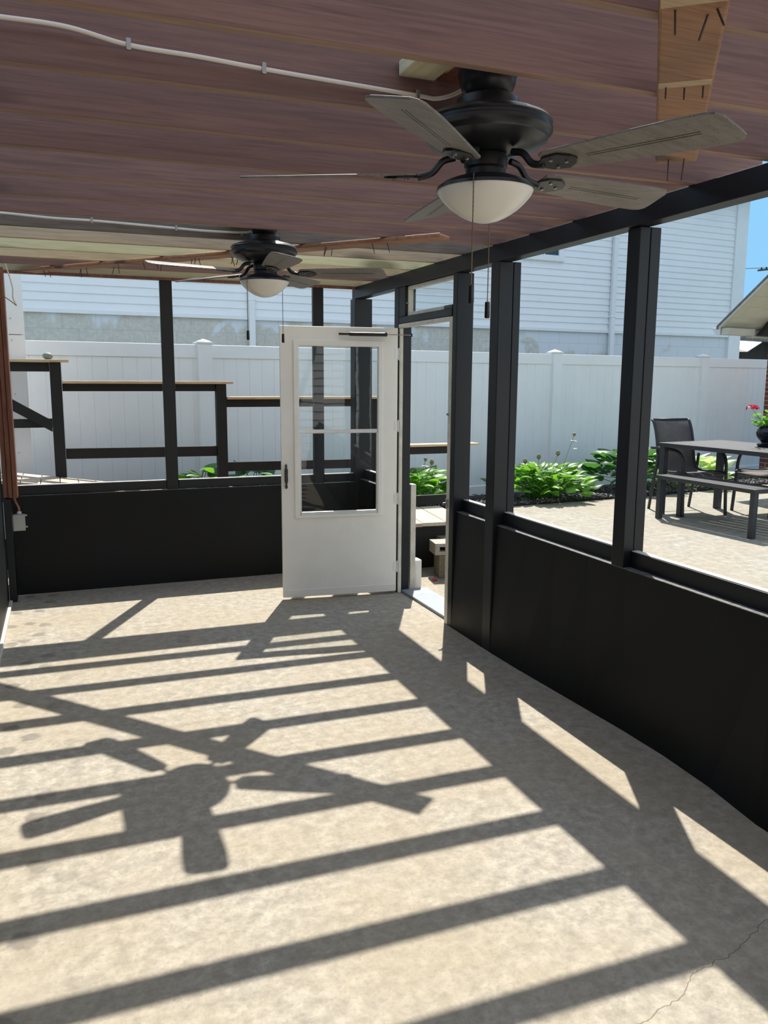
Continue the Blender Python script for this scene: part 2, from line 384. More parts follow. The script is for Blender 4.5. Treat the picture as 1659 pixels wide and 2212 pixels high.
# left wall: black boards down the side of the building
mb = MB().box(WX-.12, WX, -4, 6.45, 0, 2.41)
tag(mb.build('wall_left', 'panel'), 'black painted wall at the far left edge of the porch', 'wall', kind='structure')
tag(MB().box(WX, WX+.022, 2.2, 6.42, 0, .028).build('baseboard_left', 'white_dirty', bevel=.003), 'thin pale strip along the foot of the left wall', 'baseboard', kind='structure')
# back knee wall
wbo = MB().box(WX, 2.36, YB, YB+.048, 0, .760).build('wall_back', 'panel', bevel=.002)
MB().box(-.33, 2.34, YB+.001, YB+.0295, .760, .7625).build('ledge', 'ledge', wbo)['label'] = 'dusty top edge of the panel, greyed to look sunlit'
tag(wbo, 'black painted knee wall panel across the back of the porch', 'wall', kind='structure')
# right knee wall: slightly bowed plywood sheet, door opening left free
def foot(y):
    pts = [(-4, 2.36), (2.1, 2.345), (2.54, 2.41), (2.92, 2.415), (4.03, 2.362), (4.35, 2.36), (9, 2.385)]
    for (a, p), (b, q) in zip(pts, pts[1:]):
        if a <= y <= b: return p+(q-p)*(y-a)/(b-a)
    return XR
wr = MB()
def panel_run(y0, y1, n):
    ys = [y0+(y1-y0)*i/n for i in range(n+1)]
    for a, b in zip(ys, ys[1:]):
        wr.hexa([(foot(a), a, 0), (2.44, a, 0), (2.44, b, 0), (foot(b), b, 0), (XR, a, .785), (2.44, a, .785), (2.44, b, .785), (XR, b, .785)])
panel_run(-4, 4.784, 30)
wr.box(XR, 2.44, 5.84, YB, 0, .785)
le = MB(); ys_ = [-4, 1.978, 2.072, 3.053, 3.142, 4.243, 4.347, 4.788, 5.842, 6.67]
wro = wr.build('wall_right', 'panel')
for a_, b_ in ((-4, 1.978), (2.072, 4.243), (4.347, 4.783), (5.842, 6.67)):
    MB().box(XR+.001, 2.4315, a_, b_, .785, .7885).build('ledge', 'ledge', wro)['label'] = 'dusty top edge of the panel, greyed to look sunlit'
tag(wro, 'black painted knee wall under the openings on the right side', 'wall', kind='structure')
# rafters behind the camera, seen by the light only
ce = MB()
y = 1.137
while y > -1.7:
    ce.box(WX, 2.76, y-.019, y+.019, ZB, ZB+.235); y -= .4
tag(ce.build('ceiling', 'stain'), 'rest of the open rafter ceiling behind the viewpoint', 'ceiling', kind='structure')
fw_ = MB(); z = 0.0  # unseen wall added to bounce sunlight onto the door and rafters
while z < 4.6:
    fw_.prism([(-3.70, z), (-3.70, z+.15), (-3.50, z+.15), (-3.484, z)], (0, 0, 0), EY, EZ, EX, -4, 9); z += .15
tag(fw_.build('wall_bounce', 'siding'), 'unseen white sided wall added behind the viewpoint to bounce sunlight', 'wall', kind='structure')
tag(MB().box(2.467, 2.77, 2.95, 6.82, ZB+.142, ZB+.16).build('trim_1', 'tan'), 'flat board on top of the rafter ends along the right side', 'trim', kind='structure')
tag(MB().box(WX, 2.465, 6.50, 6.82, ZB+.142, ZB+.16).build('trim_2', 'tan'), 'flat board on top of the last rafters along the back', 'trim', kind='structure')

# ------------------------------------------------------------------ rafters
rmats = {-4: 'stain', -3: 'stain', -2: 'stain', -1: 'stain', 0: 'stain', 1: 'stain', 2: 'stain', 3: 'stain', 4: 'grey_lumber', 5: 'tan', 6: 'pt', 7: 'tan', 8: 'stain', 9: 'pt'}
rlabel = {
 -4: 'nearest red-brown stained rafter, crossing the top right corner overhead',
 -3: 'broad red-brown rafter just in front of the near fan canopy',
 -2: 'red-brown rafter carrying the cream cable with a dip beside the near fan',
 -1: 'red-brown rafter next behind the near fan, second beyond its canopy',
 0: 'red-brown rafter with a long dark knot, above the near fan blades',
 1: 'red-brown rafter four places in front of the far fan cable',
 2: 'red-brown rafter two places in front of the far fan canopy',
 3: 'darker red rafter right in front of the far fan canopy',
 4: 'grey-brown rafter carrying the second cream cable beside the far fan',
 5: 'tan rafter behind the far fan, between grey and pale green timber',
 6: 'pale greenish unstained rafter behind the far fan with a forked dark knot',
 7: 'tan-brown rafter just behind the pale greenish one',
 8: 'dark red rafter last but one before the back openings',
 9: 'pale rafter lying over the tops of the back posts'}
for k in range(-4, 10):
    yc = 3.137+.4*k
    if k == 8: yc -= .04
    yl, yr, zt_ = yc+.013*(1.7-WX), yc+.013*(1.7-2.70), ZB+(.225 if k < -3 else .205 if k < 0 else .14)   # laid a touch out of square
    mb = MB().hexa([(WX, yl-.017, ZB), (2.70, yr-.017, ZB), (2.70, yr+.017, ZB), (WX, yl+.017, ZB), (WX, yl-.017, zt_), (2.70, yr-.017, zt_), (2.70, yr+.017, zt_), (WX, yl+.017, zt_)])
    o = mb.build('rafter', rmats[k], bevel=.003)
    if rmats[k] == 'stain':                          # the lower edges are worn paler than the faces
        o.data.materials.append(M['stain_edge'])
        for p in o.data.polygons:
            if abs(p.normal.z) > .9: p.material_index = 1
    tag(o, rlabel[k], 'rafter', 'open ceiling rafters')

# ------------------------------------------------------------------ beams, posts, sills
tag(MB().box(2.36, 2.449, -4, 6.80, 2.312, 2.409).build('top_beam', 'blacky', bevel=.004), 'long black top beam over the right-hand openings', 'beam')
tag(MB().box(WX, 2.358, 6.70, 6.745, 2.388, 2.409).build('top_plate', 'stain_post', bevel=.002), 'thin dark plate over the back openings', 'beam')
def post(name, x0, x1, y0, y1, z0, z1, label, split=None, mat='black'):
    if split is None:
        o = MB().box(x0, x1, y0, y1, z0, z1).build(name, mat, bevel=.004)
        return tag(o, label, 'post', 'black porch posts')
    r = thing(name, ((x0+x1)/2, (y0+y1)/2, z0), label, 'post', 'black porch posts')
    MB().box(x0, split-.0015, y0, y1, z0, z1).build('timber', mat, r, bevel=.004)
    MB().box(split+.0015, x1, y0+.001, y1-.001, z0, z1).build('timber', mat, r, bevel=.004)
    return r
post('porch_post', 2.36, 2.502, 4.245, 4.345, 0, 2.311, 'full-height black doubled post on the right, nearest the doorway', 2.452)
post('porch_post', 2.387, 2.502, 3.055, 3.14, .786, 2.311, 'black doubled post standing on the right sill', 2.445)
post('porch_post', 2.355, 2.48, 1.98, 2.07, 0, 2.311, 'black post at the right edge of the photo by the floor')
post('porch_post', 2.362, 2.48, 4.785, 4.845, 0, 2.311, 'black post on the latch side of the doorway')
post('porch_post', 2.362, 2.468, 5.755, 5.84, 0, 2.311, 'black post on the hinge side behind the open white door')
post('porch_post', .755, .848, 6.70, 6.745, .70, 2.387, 'slim black post in the back opening, left of the far fan')
post('porch_post', 1.985, 2.075, 6.70, 6.745, .70, 2.387, 'slim black post in the back opening, seen through the door glass')
post('corner_post', 2.345, 2.50, 6.68, 6.80, 0, 2.311, 'thick black corner post where back and right sides meet')
# red-brown corner boarding
r = thing('corner_board', (-.385, 6.55, .77), 'red-brown stained upright boards in the far left corner', 'board')
for i in range(3):
    MB().box(WX+.002+i*.033, WX+.033+i*.033, 6.50+.012*(2-i), 6.62, .77, 2.405).build('strip', 'stain_post', r, bevel=.004)
tag(MB().box(WX+.002, WX+.052, 6.47, 6.62, 0, .765).build('corner_post', 'black', bevel=.004), 'short black post in the far left corner under the red boards', 'post')

def sill(name, y0, y1, label):
    r = thing(name, (2.45, (y0+y1)/2, .786), label, 'sill', 'right sill rails')
    MB().box(2.432, 2.472, y0, y1, .787, .862).build('rail', 'blacky', r, bevel=.003)
    MB().box(2.436, 2.470, y0, y1, .862, .866).build('sunlit_track', 'sun_strip', r)  # sunlit rail top, painted as a pale strip
sill('sill_rail', -4, 1.978, 'black sill rail at the very right edge')
sill('sill_rail', 2.072, 3.053, 'black sill rail on the right, in front of the patio bench')
sill('sill_rail', 3.142, 4.243, 'black sill rail on the right below the mulch bed view')
sill('sill_rail', 4.347, 4.783, 'short black sill rail between doorway and doubled post')
sill('sill_rail', 5.842, 6.678, 'short black sill rail behind the open door')
def bsill(x0, x1, label):
    r = thing('sill_rail', ((x0+x1)/2, 6.72, .763), label, 'sill', 'back sill rails')
    MB().box(x0, x1, 6.70, 6.742, .764, .834).build('rail', 'blackx', r, bevel=.003)
    MB().box(x0, x1, 6.704, 6.740, .834, .838).build('sunlit_track', 'sun_strip', r)  # pale strip painting the sun on the rail top
bsill(-.37, .753, 'black sill rail across the left back opening, below the ramp')
bsill(.850, 1.983, 'black sill rail across the middle back opening')
bsill(2.077, 2.343, 'short black sill rail beside the corner post')
tag(MB().box(-.395, -.335, 6.655, 6.70, .762, .842).build('sill_block', 'black', bevel=.003), 'small black block at the left end of the back sill', 'block')

# ------------------------------------------------------------------ door frame and transom
r = thing('door_frame', (2.38, 5.3, 0), 'off-white jamb and head strips around the doorway', 'door frame', kind=None)
MB().box(2.362, 2.40, 4.846, 4.893, 0, 2.045).build('jamb', 'white_dirty', r, bevel=.003)
MB().box(2.368, 2.395, 5.737, 5.7545, 0, 2.019).build('jamb', 'white_dirty', r, bevel=.003)
MB().box(2.363, 2.41, 4.894, 5.7545, 2.02, 2.047).build('head_strip', 'white_dirty', r, bevel=.003)
MB().box(2.354, 2.366, 4.855, 4.89, .80, .86).box(2.33, 2.36, 4.868, 4.882, .822, .838).build('latch_strike', 'steel', r, bevel=.002)
MB().tube([(2.37, 4.88, 1.42), (2.35, 4.88, 1.42)], .008, 8).build('strike_bolt', 'steel', r)
tag(MB().box(2.364, 2.45, 4.863, 5.754, 2.05, 2.098).build('door_header', 'blacky', bevel=.003), 'black header between doorway and small transom window', 'beam')
tag(MB().box(2.364, 2.45, 5.64, 5.754, 2.10, 2.311).build('filler_board', 'black', bevel=.003), 'black filler board left of the transom window', 'board')
r = thing('window_1', (2.40, 5.25, 2.10), 'small transom window in a peeling white frame above the doorway', 'window', kind='structure')
f = MB().box(2.385, 2.42, 4.865, 5.638, 2.10, 2.125).box(2.385, 2.42, 4.865, 5.638, 2.285, 2.31).box(2.385, 2.42, 4.865, 4.888, 2.125, 2.285).box(2.385, 2.42, 5.613, 5.638, 2.125, 2.285)
f.build('window_frame', 'white_dirty', r, bevel=.003)
MB().box(2.40, 2.404, 4.888, 5.613, 2.125, 2.285).build('pane', 'glass', r)
MB().box(2.368, 2.386, 4.868, 4.99, 2.098, 2.122).build('latch', 'hw', r, bevel=.003)
MB().tube([(2.385, 5.63, 2.19), (2.37, 5.63, 2.19)], .006, 8).build('screw_hook', 'steel', r)

# ------------------------------------------------------------------ the open storm door
HX, HY = 2.362, 5.745
du = Vector((1.485-HX, 5.842-HY, 0)).normalized(); dv = Vector((-du.y, du.x, 0))   # dv points towards the camera side
if dv.y > 0: dv = -dv
D = thing('door_1', (HX, HY, 0), 'white storm door with two glass panes standing open into the porch', 'door', kind='structure')
o0 = Vector((HX, HY, 0)); DW = .885; T = .016
def db(mb, u0, u1, z0, z1, t0=-T, t1=T): return mb.obox(o0, du, dv, EZ, u0, u1, t0, t1, z0, z1)
def framed(u0, u1, z0, z1, a0, a1, b0, b1, t0, t1):     # a slab with one rectangular opening, in one piece
    vs = []
    for t in (t0, t1):
        for (u, z) in ((u0, z0), (u1, z0), (u1, z1), (u0, z1), (a0, b0), (a1, b0), (a1, b1), (a0, b1)): vs.append(o0+du*u+EZ*z+dv*t)
    fs = []
    for k in range(4):
        n = (k+1) % 4
        fs += [(k, n, 4+n, 4+k), (8+n, 8+k, 12+k, 12+n), (n, k, 8+k, 8+n), (4+k, 4+n, 12+n, 12+k)]
    return MB().add(vs, fs)
leaf = framed(.012, DW+.004, .02, 2.018, .145, .763, .63, 1.90, -T, T)
leaf.build('door_leaf', 'white_door', D, bevel=.004)
kp = MB(); db(kp, .014, DW+.002, .021, .078, -T-.003, T+.003); kp.build('kick_strip', 'white_door', D, bevel=.002)
mo = framed(.127, .796, .622, 1.922, .163, .757, .64, 1.878, T-.001, T+.012)
mo.build('window_molding', 'white_door', D, bevel=.006)
sa = MB()
db(sa, .145, .763, 1.248, 1.276, -.008, .012); db(sa, .145, .763, .632, .667, -.004, .020); db(sa, .743, .768, .632, 1.25, -.004, .020); db(sa, .145, .172, .632, 1.25, -.004, .020)
db(sa, .145, .163, 1.276, 1.90, -.010, .008); db(sa, .752, .763, 1.276, 1.90, -.010, .008); db(sa, .163, .752, 1.878, 1.90, -.010, .008)
sash = sa.build('sash', 'alum', D, bevel=.003)
g = MB(); db(g, .163, .752, 1.276, 1.878, -.002, .002); g.build('upper_pane', 'glass', sash)
g = MB(); db(g, .172, .743, .667, 1.248, .006, .010); g.build('lower_pane', 'glass', sash)
# pull handle: a flat black spindle-shaped grip on stand-offs
pts = [(-.006, 0), (-.010, .015), (-.006, .03), (-.013, .06), (-.011, .10), (-.013, .135), (-.006, .155), (-.008, .17), (0, .185), (.008, .17), (.006, .155), (.013, .135), (.012, .10), (.013, .06), (.006, .03), (.010, .015), (.006, 0)]
h = MB().prism(pts, o0+du*.858+EZ*.848, du, EZ, dv, T+.014, T+.026)
for z in (.868, 1.012): h.tube([o0+du*.858+EZ*z+dv*T, o0+du*.858+EZ*z+dv*(T+.016)], .006, 8)
h.build('pull_handle', 'hw', D, bevel=.003)
# pneumatic closer
c = MB(); p0 = o0+EZ*1.967+dv*(T+.03)
c.tube([p0+du*.385, p0+du*.105], .014, 14)
cl = c.build('closer_tube', 'hw', D, smooth='auto')
MB().tube([p0+du*.105, p0+du*-.085], .0035, 8).build('rod', 'steel', cl)
MB().obox(p0, du, dv, EZ, .385, .465, -.006, .006, -.009, .009).tube([p0+du*.44-dv*.03, p0+du*.44+dv*.004], .005, 8).build('bracket', 'hw', cl, bevel=.002)
MB().tube([p0+du*-.085+EZ*.012, p0+du*-.085-EZ*.012], .006, 8).build('pivot_pin', 'hw', cl)
for z in (.215, .746, 1.297, 1.829):
    hb = MB().tube([o0+du*.004+dv*(T+.002)+EZ*(z-.045), o0+du*.004+dv*(T+.002)+EZ*(z+.045)], .0055, 8)
    db(hb, .006, .035, z-.038, z+.038, T, T+.002)
    hb.build('hinge', 'alum', D)
tag(MB().box(2.40, 2.62, 4.90, 5.75, 0, .022).build('threshold', 'alum_bare', bevel=.006), 'bare aluminium threshold plate in the doorway', 'threshold')

# ------------------------------------------------------------------ brace planks with nails
def plank(p0, p1, width, zt, th, label, nails, bands=()):
    p0 = Vector((*p0, zt)); p1 = Vector((*p1, zt)); u = (p1-p0); ln = u.length; u.normalize(); n = Vector((-u.y, u.x, 0))
    r = thing('brace_plank', p0, label, 'plank', 'diagonal brace planks under the rafters')
    o = MB().box(0, ln, -width/2, width/2, -th, 0)
    b = MB(); b.v = [p0+u*v[0]+n*v[1]+EZ*v[2] for v in o.v]; b.f = o.f
    bd = b.build('board', 'stain_plank', r, bevel=.007)
    for (s, t, tilt, lg) in nails:
        q = p0+u*s+n*t-EZ*(th-.002)
        d = (u*math.sin(tilt)*.8+n*math.sin(tilt)*.5-EZ).normalized()
        MB().tube([q, q+d*lg], .0024, 6).build('nail', 'rust', r)
    for (s, w) in bands:
        MB().obox(p0, u, n, EZ, s-w/2, s+w/2, -width/2+.004, width/2-.004, -th-.0012, -th+.001).build('bare_band', 'tan', r)['label'] = 'pale unstained band across the plank'
    return r
rn = random.Random(3)
nB = []
s_ = .18
for cl_ in range(9):
    for j in range(rn.choice((2, 3, 3))):
        nB.append((s_+rn.uniform(-.08, .08), rn.uniform(-.05, .05), rn.uniform(-.4, .4), rn.uniform(.035, .06)))
    s_ += .335
plank((-.165, 6.60), (1.955, 4.12), .138, ZB-.001, .022, 'stained plank with nails poking through, running diagonally behind the far fan', nB)
plank((.15, .12), (2.014, 2.407), .135, ZB-.001, .022, 'stained plank with pale bands, running diagonally past the near fan to the right beam',
      [(1.70, .035, -.1, .05), (1.74, -.03, .75, .05), (1.72, -.045, -.75, .05), (2.16, .045, 0, .03), (2.18, 0, .0, .03), (2.18, -.045, 0, .03), (2.90, .025, 0, .07), (2.90, -.025, .15, .07)],
      [(1.66, .045), (2.145, .04)])

# ------------------------------------------------------------------ cables on the rafter faces
def spline(pts, n=10):
    P = [Vector(p) for p in pts]; P = [P[0]*2-P[1]]+P+[P[-1]*2-P[-2]]; out = []
    for i in range(1, len(P)-2):
        a, b, c, d = P[i-1:i+3]
        for k in range(n):
            t = k/n; out.append(.5*((2*b)+(c-a)*t+(2*a-5*b+4*c-d)*t*t+(3*b-a-3*c+d)*t**3))
    return out+[P[-2]]
def cable(pts, label, staples, y, r=.006):
    t = thing('electrical_cable', pts[0], label, 'cable', 'cream cables along the rafters')
    MB().tube(spline(pts), r, 8).build('sheath', 'cable', t, smooth=True)
    for (x, z) in staples:
        MB().box(x-.006, x+.006, y-.010, y+.003, z-.014, z+.014).build('staple', 'steel', t, bevel=.002)
yf = 2.318-.007
cable([(-.42, yf, 2.478), (-.25, yf, 2.492), (-.09, yf, 2.497), (.06, yf, 2.497), (.206, yf, 2.476), (.38, yf, 2.472), (.552, yf, 2.465), (.80, yf, 2.458), (1.0, yf, 2.453), (1.06, yf-.01, 2.449), (1.11, yf-.05, 2.462), (1.125, yf-.10, 2.485)],
      'cream cable stapled along the rafter to the near fan', [(.206, 2.476), (.552, 2.465), (1.0, 2.453)], yf)
yf = 4.718-.007
cable([(-.42, yf, 2.466), (-.2, yf, 2.460), (.0, yf, 2.453), (.2, yf, 2.454), (.4, yf, 2.450), (.63, yf, 2.445), (.8, yf, 2.442), (1.0, yf-.02, 2.445), (1.03, yf-.09, 2.450)],
      'cream cable stapled along the grey rafter to the far fan', [(.2, 2.454), (.63, 2.445), (.985, 2.440)], yf)
def blocks(x, y0, y1, near):
    w = 'near' if near else 'far'
    tag(MB().box(x-.19, x-.08, y0, y1, 2.50, 2.54).build('mounting_block', 'pty', bevel=.003), 'pale yellow wood block left of the %s fan canopy' % w, 'block')
    tag(MB().box(x-.07, x+.07, y0, y1, 2.502, 2.54).build('mounting_block', 'stain_post', bevel=.003), 'brown wood block that the %s fan canopy hangs from' % w, 'block')
blocks(1.135, 1.957, 2.317, True); blocks(1.07, 4.357, 4.717, False)

# ------------------------------------------------------------------ ceiling fans
def fan(c, th0, label, chains, pitch=12.5, rs=1.0):
    X, Y = c; F = thing('ceiling_fan', (X, Y, 2.50), label, 'ceiling fan', 'black ceiling fans')
    cc = (X, Y, 0)
    MB().lathe([(.070, 2.50), (.082, 2.497), (.082, 2.468), (.078, 2.462), (.076, 2.445), (.066, 2.42), (.050, 2.408), (.05, 2.405)], cc, 40).build('canopy', 'fanblack', F, smooth='auto')
    MB().tube([(X+.06, Y-.052, 2.482), (X+.066, Y-.057, 2.482)], .007, 10).build('canopy_screw', 'steel', F)
    MB().lathe([(.08, 2.408), (.086, 2.404), (.088, 2.393), (.088, 2.380), (.10, 2.374), (.150, 2.361), (.172, 2.351), (.180, 2.342), (.175, 2.337), (.175, 2.330), (.181, 2.326), (.181, 2.317), (.175, 2.313), (.171, 2.309), (.168, 2.298), (.150, 2.285), (.12, 2.274), (.08, 2.268), (.058, 2.264)], cc, 48).build('motor_housing', 'fanblack', F, smooth='auto')
    MB().lathe([(.056, 2.262), (.060, 2.255), (.060, 2.228), (.055, 2.222), (.055, 2.200), (.062, 2.195)], cc, 36).build('switch_housing', 'fanblack', F, smooth='auto')
    MB().lathe([(.062, 2.206), (.085, 2.20), (.118, 2.188), (.134, 2.176), (.136, 2.168), (.130, 2.166)], cc, 48).build('light_fitter', 'fanblack', F, smooth='auto')
    prof = [(.131, 2.174), (.134, 2.168)]+[(.133*q_, 2.168-.086*t_) for t_, q_ in ((.06, .995), (.14, .97), (.25, .915), (.37, .845), (.5, .755), (.62, .655), (.73, .55), (.83, .43), (.91, .31), (.97, .18), (1, .02))]
    MB().lathe(prof, cc, 48).build('light_bowl', 'glassbowl', F, smooth=True)
    for k in range(5):
        a = R(th0+72*k); u = Vector((math.cos(a), math.sin(a), 0)); n = Vector((-u.y, u.x, 0))
        t = R(-pitch); V = n*math.cos(t)+EZ*math.sin(t); Wd = u.cross(V)
        o = Vector((X, Y, 2.216))
        poly = [(.19, -.040), (.21, -.052), (.28, -.058), (.37, -.065), (.47, -.072), (.57, -.077), (.635, -.075), (.655, -.068), (.668, -.050), (.684, .030), (.686, .052), (.676, .068), (.655, .075), (.57, .077), (.47, .072), (.37, .065), (.28, .058), (.21, .052), (.19, .040)]
        poly = [(r_ if r_ < .3 else .3+(r_-.3)*rs, w_) for r_, w_ in poly]
        b = MB().prism(poly, o, u, V, Wd, -.003, .003)
        bl = b.build('blade', 'blade', F, bevel=.002)
        arm = MB()
        arm.tube(spline([o+u*.085+EZ*.042, o+u*.12+EZ*.032, o+u*.15+EZ*.002-Wd*.0, o+u*.19-Wd*.009]), .010, 8)
        arm.prism([(.18, -.016), (.20, -.034), (.245, -.040), (.275, -.02), (.285, 0), (.275, .02), (.245, .040), (.20, .034), (.18, .016)], o, u, V, Wd, -.010, -.0035)
        ao = arm.build('blade_arm', 'fanblack', bl, bevel=.002)
        for (s, w) in ((.22, -.02), (.22, .02), (.255, 0)): MB().tube([o+u*s+V*w-Wd*.0135, o+u*s+V*w-Wd*.009], .005, 8).build('screw', 'steel', bl)
        for w in (-.005, .005): MB().obox(o, u, V, Wd, .31, .60, w-.0009, w+.0009, -.0036, -.0026).build('groove', 'hw', bl)
    for (dx, dy, z0, z1) in chains:
        ch = MB().tube([(X+dx*.42, Y+dy*.42, 2.212), (X+dx*.8, Y+dy*.8, 2.207), (X+dx, Y+dy, 2.185), (X+dx, Y+dy, z1+.045)], .0016, 6)
        zz = 2.185
        while zz > z1+.05: ch.lathe([(.0006, .002), (.0026, 0), (.0006, -.002)], (X+dx, Y+dy, zz), 6); zz -= .012
        pc = ch.build('pull_chain', 'chain', F)
        MB().lathe([(.004, z1+.05), (.0075, z1+.047), (.008, z1+.003), (.006, z1)], (X+dx, Y+dy, 0), 12).build('chain_weight', 'hw', pc, smooth='auto')
    return F
fan((1.135, 2.137), 9, 'larger black five-blade ceiling fan with a frosted bowl light near the top right', [(-.092, -.108, 2.20, 1.850), (.082, .122, 2.17, 1.832)])
fan((1.07, 4.537), 50.5, 'smaller-looking far black ceiling fan with a frosted bowl light, left of the door', [(-.115, -.085, 2.17, 1.850), (.120, .080, 2.17, 1.846)], rs=.95)

# ------------------------------------------------------------------ left corner electrics
J = thing('junction_box', (-.338, 6.64, .51), 'grey plastic junction box low on the back panel in the left corner', 'junction box')
MB().box(-.378, -.298, 6.60, 6.669, .512, .628).build('box_body', 'box', J, bevel=.004)
MB().box(-.380, -.296, 6.592, 6.60, .510, .630).build('box_cover', 'box', J, bevel=.003)
for z in (.616, .528): MB().box(-.298, -.283, 6.655, 6.669, z-.006, z+.006).build('ear', 'box', J, bevel=.002)
MB().lathe([(.013, .63), (.016, .632), (.016, .645), (.011, .652)], (-.335, 6.64, 0), 14).build('connector', 'alum', J)
tag(MB().tube(spline([(-.365, 6.635, .80), (-.362, 6.64, .75), (-.35, 6.64, .71), (-.337, 6.64, .68), (-.335, 6.64, .652)]), .0085, 10).build('conduit', 'conduit', smooth=True), 'short brown conduit bending down into the grey junction box', 'conduit')
tag(MB().tube(spline([(-.33, 6.42, 2.45), (-.315, 6.40, 2.43), (-.30, 6.40, 2.43), (-.305, 6.40, 2.405), (-.285, 6.40, 2.33), (-.27, 6.40, 2.25), (-.272, 6.40, 2.19), (-.252, 6.40, 2.135)]), .005, 8).build('loose_cable', 'cable', smooth=True), 'pale loose cable dangling in the top left corner', 'cable')
tag(MB().tube(spline([(-.40, 6.42, 2.19), (-.34, 6.41, 2.196), (-.30, 6.40, 2.175), (-.254, 6.395, 2.137)]), .003, 8).build('loose_wire', 'conduit', smooth=True), 'thin brown wire meeting the loose cable in the top left corner', 'wire')

# ================================================================== OUTSIDE
ZP = .28
def rot_frame(o, deg):
    a = R(deg); return Vector(o), Vector((math.cos(a), math.sin(a), 0)), Vector((-math.sin(a), math.cos(a), 0))
FO, FU, FN = rot_frame((1.471, 8.752, 0), 9.0)          # fence line
tag(MB().box(-30, 60, -6, 60, -.6, -.26).build('ground', 'grass', origin=(0, 0, 0)), 'ground beyond the patio and fence', 'ground', kind='structure')
# patio slab with a step down beside the doorway
tag(MB().prism([(3.03, -4), (12, -4), (12, 8.9), (8.4, 8.22), (6.5, 7.86), (5.85, 7.83), (4.55, 7.72), (3.4, 7.9), (3.4, 7.3), (3.03, 7.3)], (0, 0, 0), EX, EY, EZ, -.26, ZP).build('patio_slab', 'patio', origin=(0, 0, 0)), 'sunlit concrete patio slab beyond the right-hand openings', 'patio', kind='structure')
# mulch bed
mbed = MB(); fence_y = lambda x: FO.y+(x-FO.x)*math.tan(R(9))
fe = [(2.9, 7.56), (3.38, 7.56), (3.40, 7.9), (4.55, 7.72), (5.85, 7.83), (6.5, 7.86), (8.4, 8.22), (12, 8.9)]
for (xa, ya), (xb, yb) in zip(fe, fe[1:]):
    mbed.hexa([(xa, ya, -.26), (xb, yb, -.26), (xb, fence_y(xb)+.05, -.26), (xa, fence_y(xa)+.05, -.26), (xa, ya, ZP+.02), (xb, yb, ZP+.02), (xb, fence_y(xb)+.05, .17), (xa, fence_y(xa)+.05, .17)])
mbed.hexa([(-1.2, 7.62, -.26), (2.9, 7.62, -.26), (2.9, fence_y(2.9), -.26), (-1.2, fence_y(-1.2), -.26), (-1.2, 7.62, .26), (2.9, 7.62, .26), (2.9, fence_y(2.9), .17), (-1.2, fence_y(-1.2), .17)])
mo_ = mbed.build('mulch_bed', 'earth', origin=(0, 0, 0)); tag(mo_, 'bed of black mulch along the foot of the white fence', 'mulch bed', kind='structure')
ch = MB(); rr = random.Random(11)
def edge_y(x):
    P = [(3.38, 7.9), (4.55, 7.72), (5.85, 7.83), (6.5, 7.86), (8.4, 8.22), (12, 8.9)]
    for (a, p), (b, q) in zip(P, P[1:]):
        if a <= x <= b: return p+(q-p)*(x-a)/(b-a)
    return 7.7
for i in range(7000):
    x = rr.uniform(3.4, 9.5); yy = edge_y(x)-.03+abs(rr.gauss(0, .5))
    fy = FO.y+(x-FO.x)*math.tan(R(9))-.06
    if yy > fy: continue
    a = rr.uniform(0, math.pi); b_ = rr.uniform(-.5, .5); l = rr.uniform(.02, .05); w = rr.uniform(.006, .013)
    u = Vector((math.cos(a)*math.cos(b_), math.sin(a)*math.cos(b_), math.sin(b_))); v = Vector((-math.sin(a), math.cos(a), 0))
    gz = ZP+.02-(ZP+.02-.17)*min(1, max(0, (yy-edge_y(x))/(fence_y(x)-edge_y(x))))
    z = gz+.012*min(1, max(0, yy-edge_y(x))/.3)*noise.noise(Vector((x*3, yy*3, 0)))+rr.uniform(0, .02)
    ch.obox((x, yy, z), u, v, u.cross(v), -l/2, l/2, -w/2, w/2, -.004, .004)
tag(ch.build('mulch_chips', 'mulch'), 'loose black wood chips covering the planting bed', 'mulch', kind='stuff')

# ------------------------------------------------------------------ white vinyl fence
FT = 1.982
fence = thing('vinyl_fence', FO+FU*3, 'white vinyl privacy fence running behind the planting bed', 'fence')
posts_u = [-3.1, -.07, 2.33, 4.73, 7.67, 10.1]
for i, u in enumerate(posts_u):
    p = MB().obox(FO, FU, FN, EZ, u-.074, u+.074, -.074, .074, .12, FT+.012).build('fence_post', 'vinyl', fence, bevel=.006)
    c = MB().obox(FO, FU, FN, EZ, u-.084, u+.084, -.084, .084, FT+.012, FT+.03)
    q = lambda a, b, z: FO+FU*(u+a)+FN*b+EZ*z
    c.add([q(-.07, -.07, FT+.03), q(.07, -.07, FT+.03), q(.07, .07, FT+.03), q(-.07, .07, FT+.03), q(0, 0, FT+.062)], [(0, 1, 4), (1, 2, 4), (2, 3, 4), (3, 0, 4), (3, 2, 1, 0)])
    c.build('post_cap', 'vinyl', p)
for a, b in zip(posts_u, posts_u[1:]):
    MB().obox(FO, FU, FN, EZ, a+.07, b-.07, -.026, .026, FT-.135, FT).build('top_rail', 'vinyl', fence, bevel=.005)
    MB().obox(FO, FU, FN, EZ, a+.07, b-.07, -.026, .026, .13, .295).build('bottom_rail', 'vinyl', fence, bevel=.005)
    bp = MB(); u = a+.07; w = .142
    while u < b-.075:
        e_ = min(u+w, b-.07); q = lambda s, t, z: FO+FU*s+FN*t+EZ*z
        # a board with eased edges so that the joints read as fine grooves
        poly = [(u, -.008), (u+.004, -.013), (e_-.004, -.013), (e_, -.008), (e_, .013), (u, .013)]
        bp.prism(poly, FO, FU, FN, EZ, .29, FT-.13); u += w
    bp.build('tongue_boards', 'vinyl', fence)
